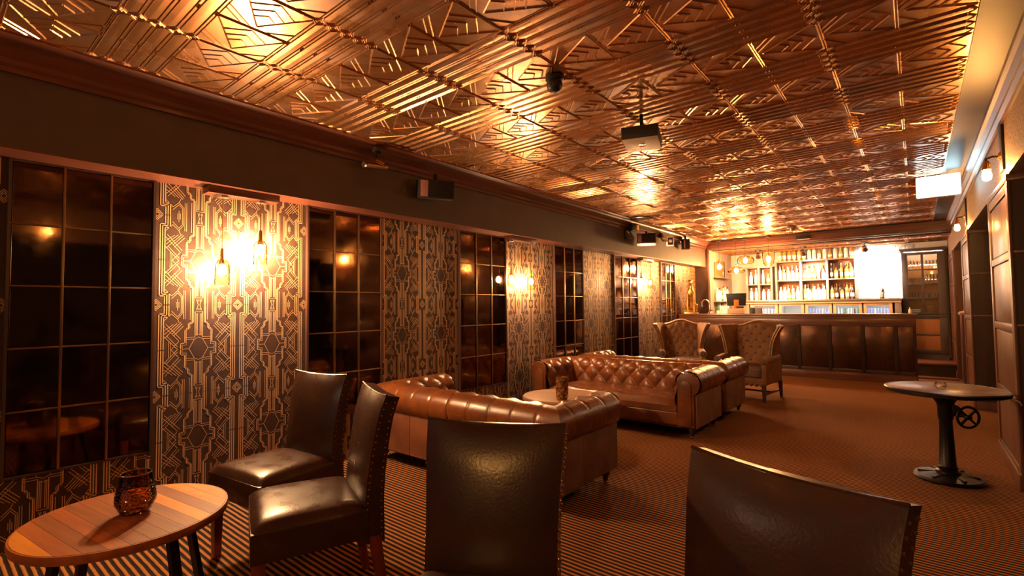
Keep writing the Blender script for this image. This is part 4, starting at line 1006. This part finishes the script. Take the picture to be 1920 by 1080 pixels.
for a, b_ in ((.17,.44),(.47,.76)): B(.05,Wc-.115,-.002,.004,a,b_).build('panel', M['amberback'], ld, bevel=.002)
gl = MB(); gl.lathe([(.026,.001),(.030,.008),(.034,.06),(.038,.115)], 12, cap=False); M['cutglass'] = thinglass('cut_glass', (.97,.95,.92), .42, .12); tumbler = gl.mesh('tumbler', M['cutglass'])
gl = MB(); gl.lathe([(.030,.001),(.028,.006),(.005,.012),(.004,.07),(.012,.078),(.036,.11),(.038,.15),(.034,.185)], 12, cap=False); stem = gl.mesh('stem_glass', M['cutglass'])
lev = ['lowest', 'second', 'third', 'top']
for j in (1,2,3):
    for i, (a, b_) in enumerate(((.09,mxp-.02),(mxp+.02,Wc-.12))):
        for k in range(4):
            me = stem if (j == 3 or (j == 2 and i == 1)) else tumbler
            o = put(me, 'drinking_glass', None, (cx0+lerp(a,b_,(k+.5)/4), cy0+.12+.05*(k%2), .20+rows_z[j]+.0045))
            tag(o, f'{"stemmed" if me is stem else "straight"} glass, {ordw(k)} from the left, in the {lev[j]} {"left" if i == 0 else "right"} pane of the cabinet', 'glass', 'glasses in the tall cabinet')
for k in range(3):
    q = MB(); q.lathe([(.06,.0),(.075,.01),(.075,.03),(.004,.031)], 20); o = q.build('stacked_plate', M['cardwhite'], None, (cx0+.20, cy0+.15, .20+up0+.001+.033*k))
    tag(o, ['pale dish at the bottom of the stack in the cabinet','pale dish in the middle of the stack in the cabinet','pale dish on top of the stack in the cabinet'][k], 'dish', 'dishes in the tall cabinet')
o = B(-.04,.04,-.04,.04,0,.16).build('amber_tin', M['palewood'], None, (cx0+.41, cy0+.15, .20+up0+.001), bevel=.006); tag(o, 'pale square tin in the lowest right pane of the cabinet', 'tin')

# bar pendants
def bar_pendant(x, z, kind, label, p):
    r = thing('bar_pendant', label, 'pendant lamp', (x,10.9,ZC-.006), 0, 'glass pendant lamps over the bar')
    dz = z-ZC+.006
    lathe_part('canopy', [(.05,0),(.05,-.018),(.01,-.022)], M['bronze'], r)
    q = MB(); q.tube([(0,0,-.02),(0,0,dz+.12)], .004, 6); q.build('cord', M['black'], r)
    lathe_part('lamp_holder', [(.008,.14),(.018,.13),(.02,.06),(.018,.05)], M['brass'], r, (0,0,dz))
    if kind == 'cylinder': pr = [(.02,.12),(.10,.10),(.105,.08),(.105,-.24)]
    elif kind == 'dome': pr = [(.02,.10),(.10,.085),(.155,.04),(.17,-.01),(.15,-.06),(.12,-.075)]
    elif kind == 'saucer': pr = [(.02,.09),(.11,.06),(.17,.0),(.165,-.03),(.13,-.06)]
    else: pr = [(.02,.14),(.11,.13),(.115,.11),(.11,.0),(.09,-.10),(.05,-.15)]
    lathe_part('glass_shade', pr, M['amberglass'], r, (0,0,dz), n=28, cap=False)
    lathe_part('bulb', [(.014,.055),(.032,.03),(.042,0),(.032,-.04),(.008,-.06)], glow(p, .02, (1, .58, .28)), r, (0,0,dz))
bar_pendant(*BARP[0], 'cylinder', 'long cylinder amber glass pendant over the bar, by the left wall', BARW[0])
bar_pendant(*BARP[1], 'saucer', 'lowest saucer shaped glass pendant over the bar, above the till', BARW[1])
bar_pendant(*BARP[2], 'dome', 'wide domed amber glass pendant over the bar', BARW[2])
bar_pendant(*BARP[3], 'bell', 'bright bell shaped glass pendant in front of the bottle shelf', BARW[3])
spot_thing((-2.62,11.72,ZBAR-.005), 'small spotlight on the bar ceiling behind the glass pendants', (-.1,.8,-.6), 1.1)
spot_thing((-1.76,11.72,ZBAR-.005), 'small spotlight on the bar ceiling above the wide bottle shelf', (.05,.8,-.6), 1.1)
spot_thing((-.72,11.72,ZBAR-.005), 'small spotlight on the bar ceiling aimed at the bright pale wallpaper', (.05,.8,-.5), 1.1)
# statue plinth in the right opening
r = thing('statue_plinth', 'pale edged timber plinth carrying a statue between the far piers', 'plinth', (.70,10.35,0))
B(-.15,.25,-.2,.25,0,1.08).build('body', M['pier'], r, smooth=0); B(-.17,.27,-.22,.27,1.08,1.11).build('top', M['shelfwood'], r, bevel=.005)
dog('gilded seated greyhound statue on the plinth between the right piers', (.66,10.35,1.11), math.radians(-60), .62)
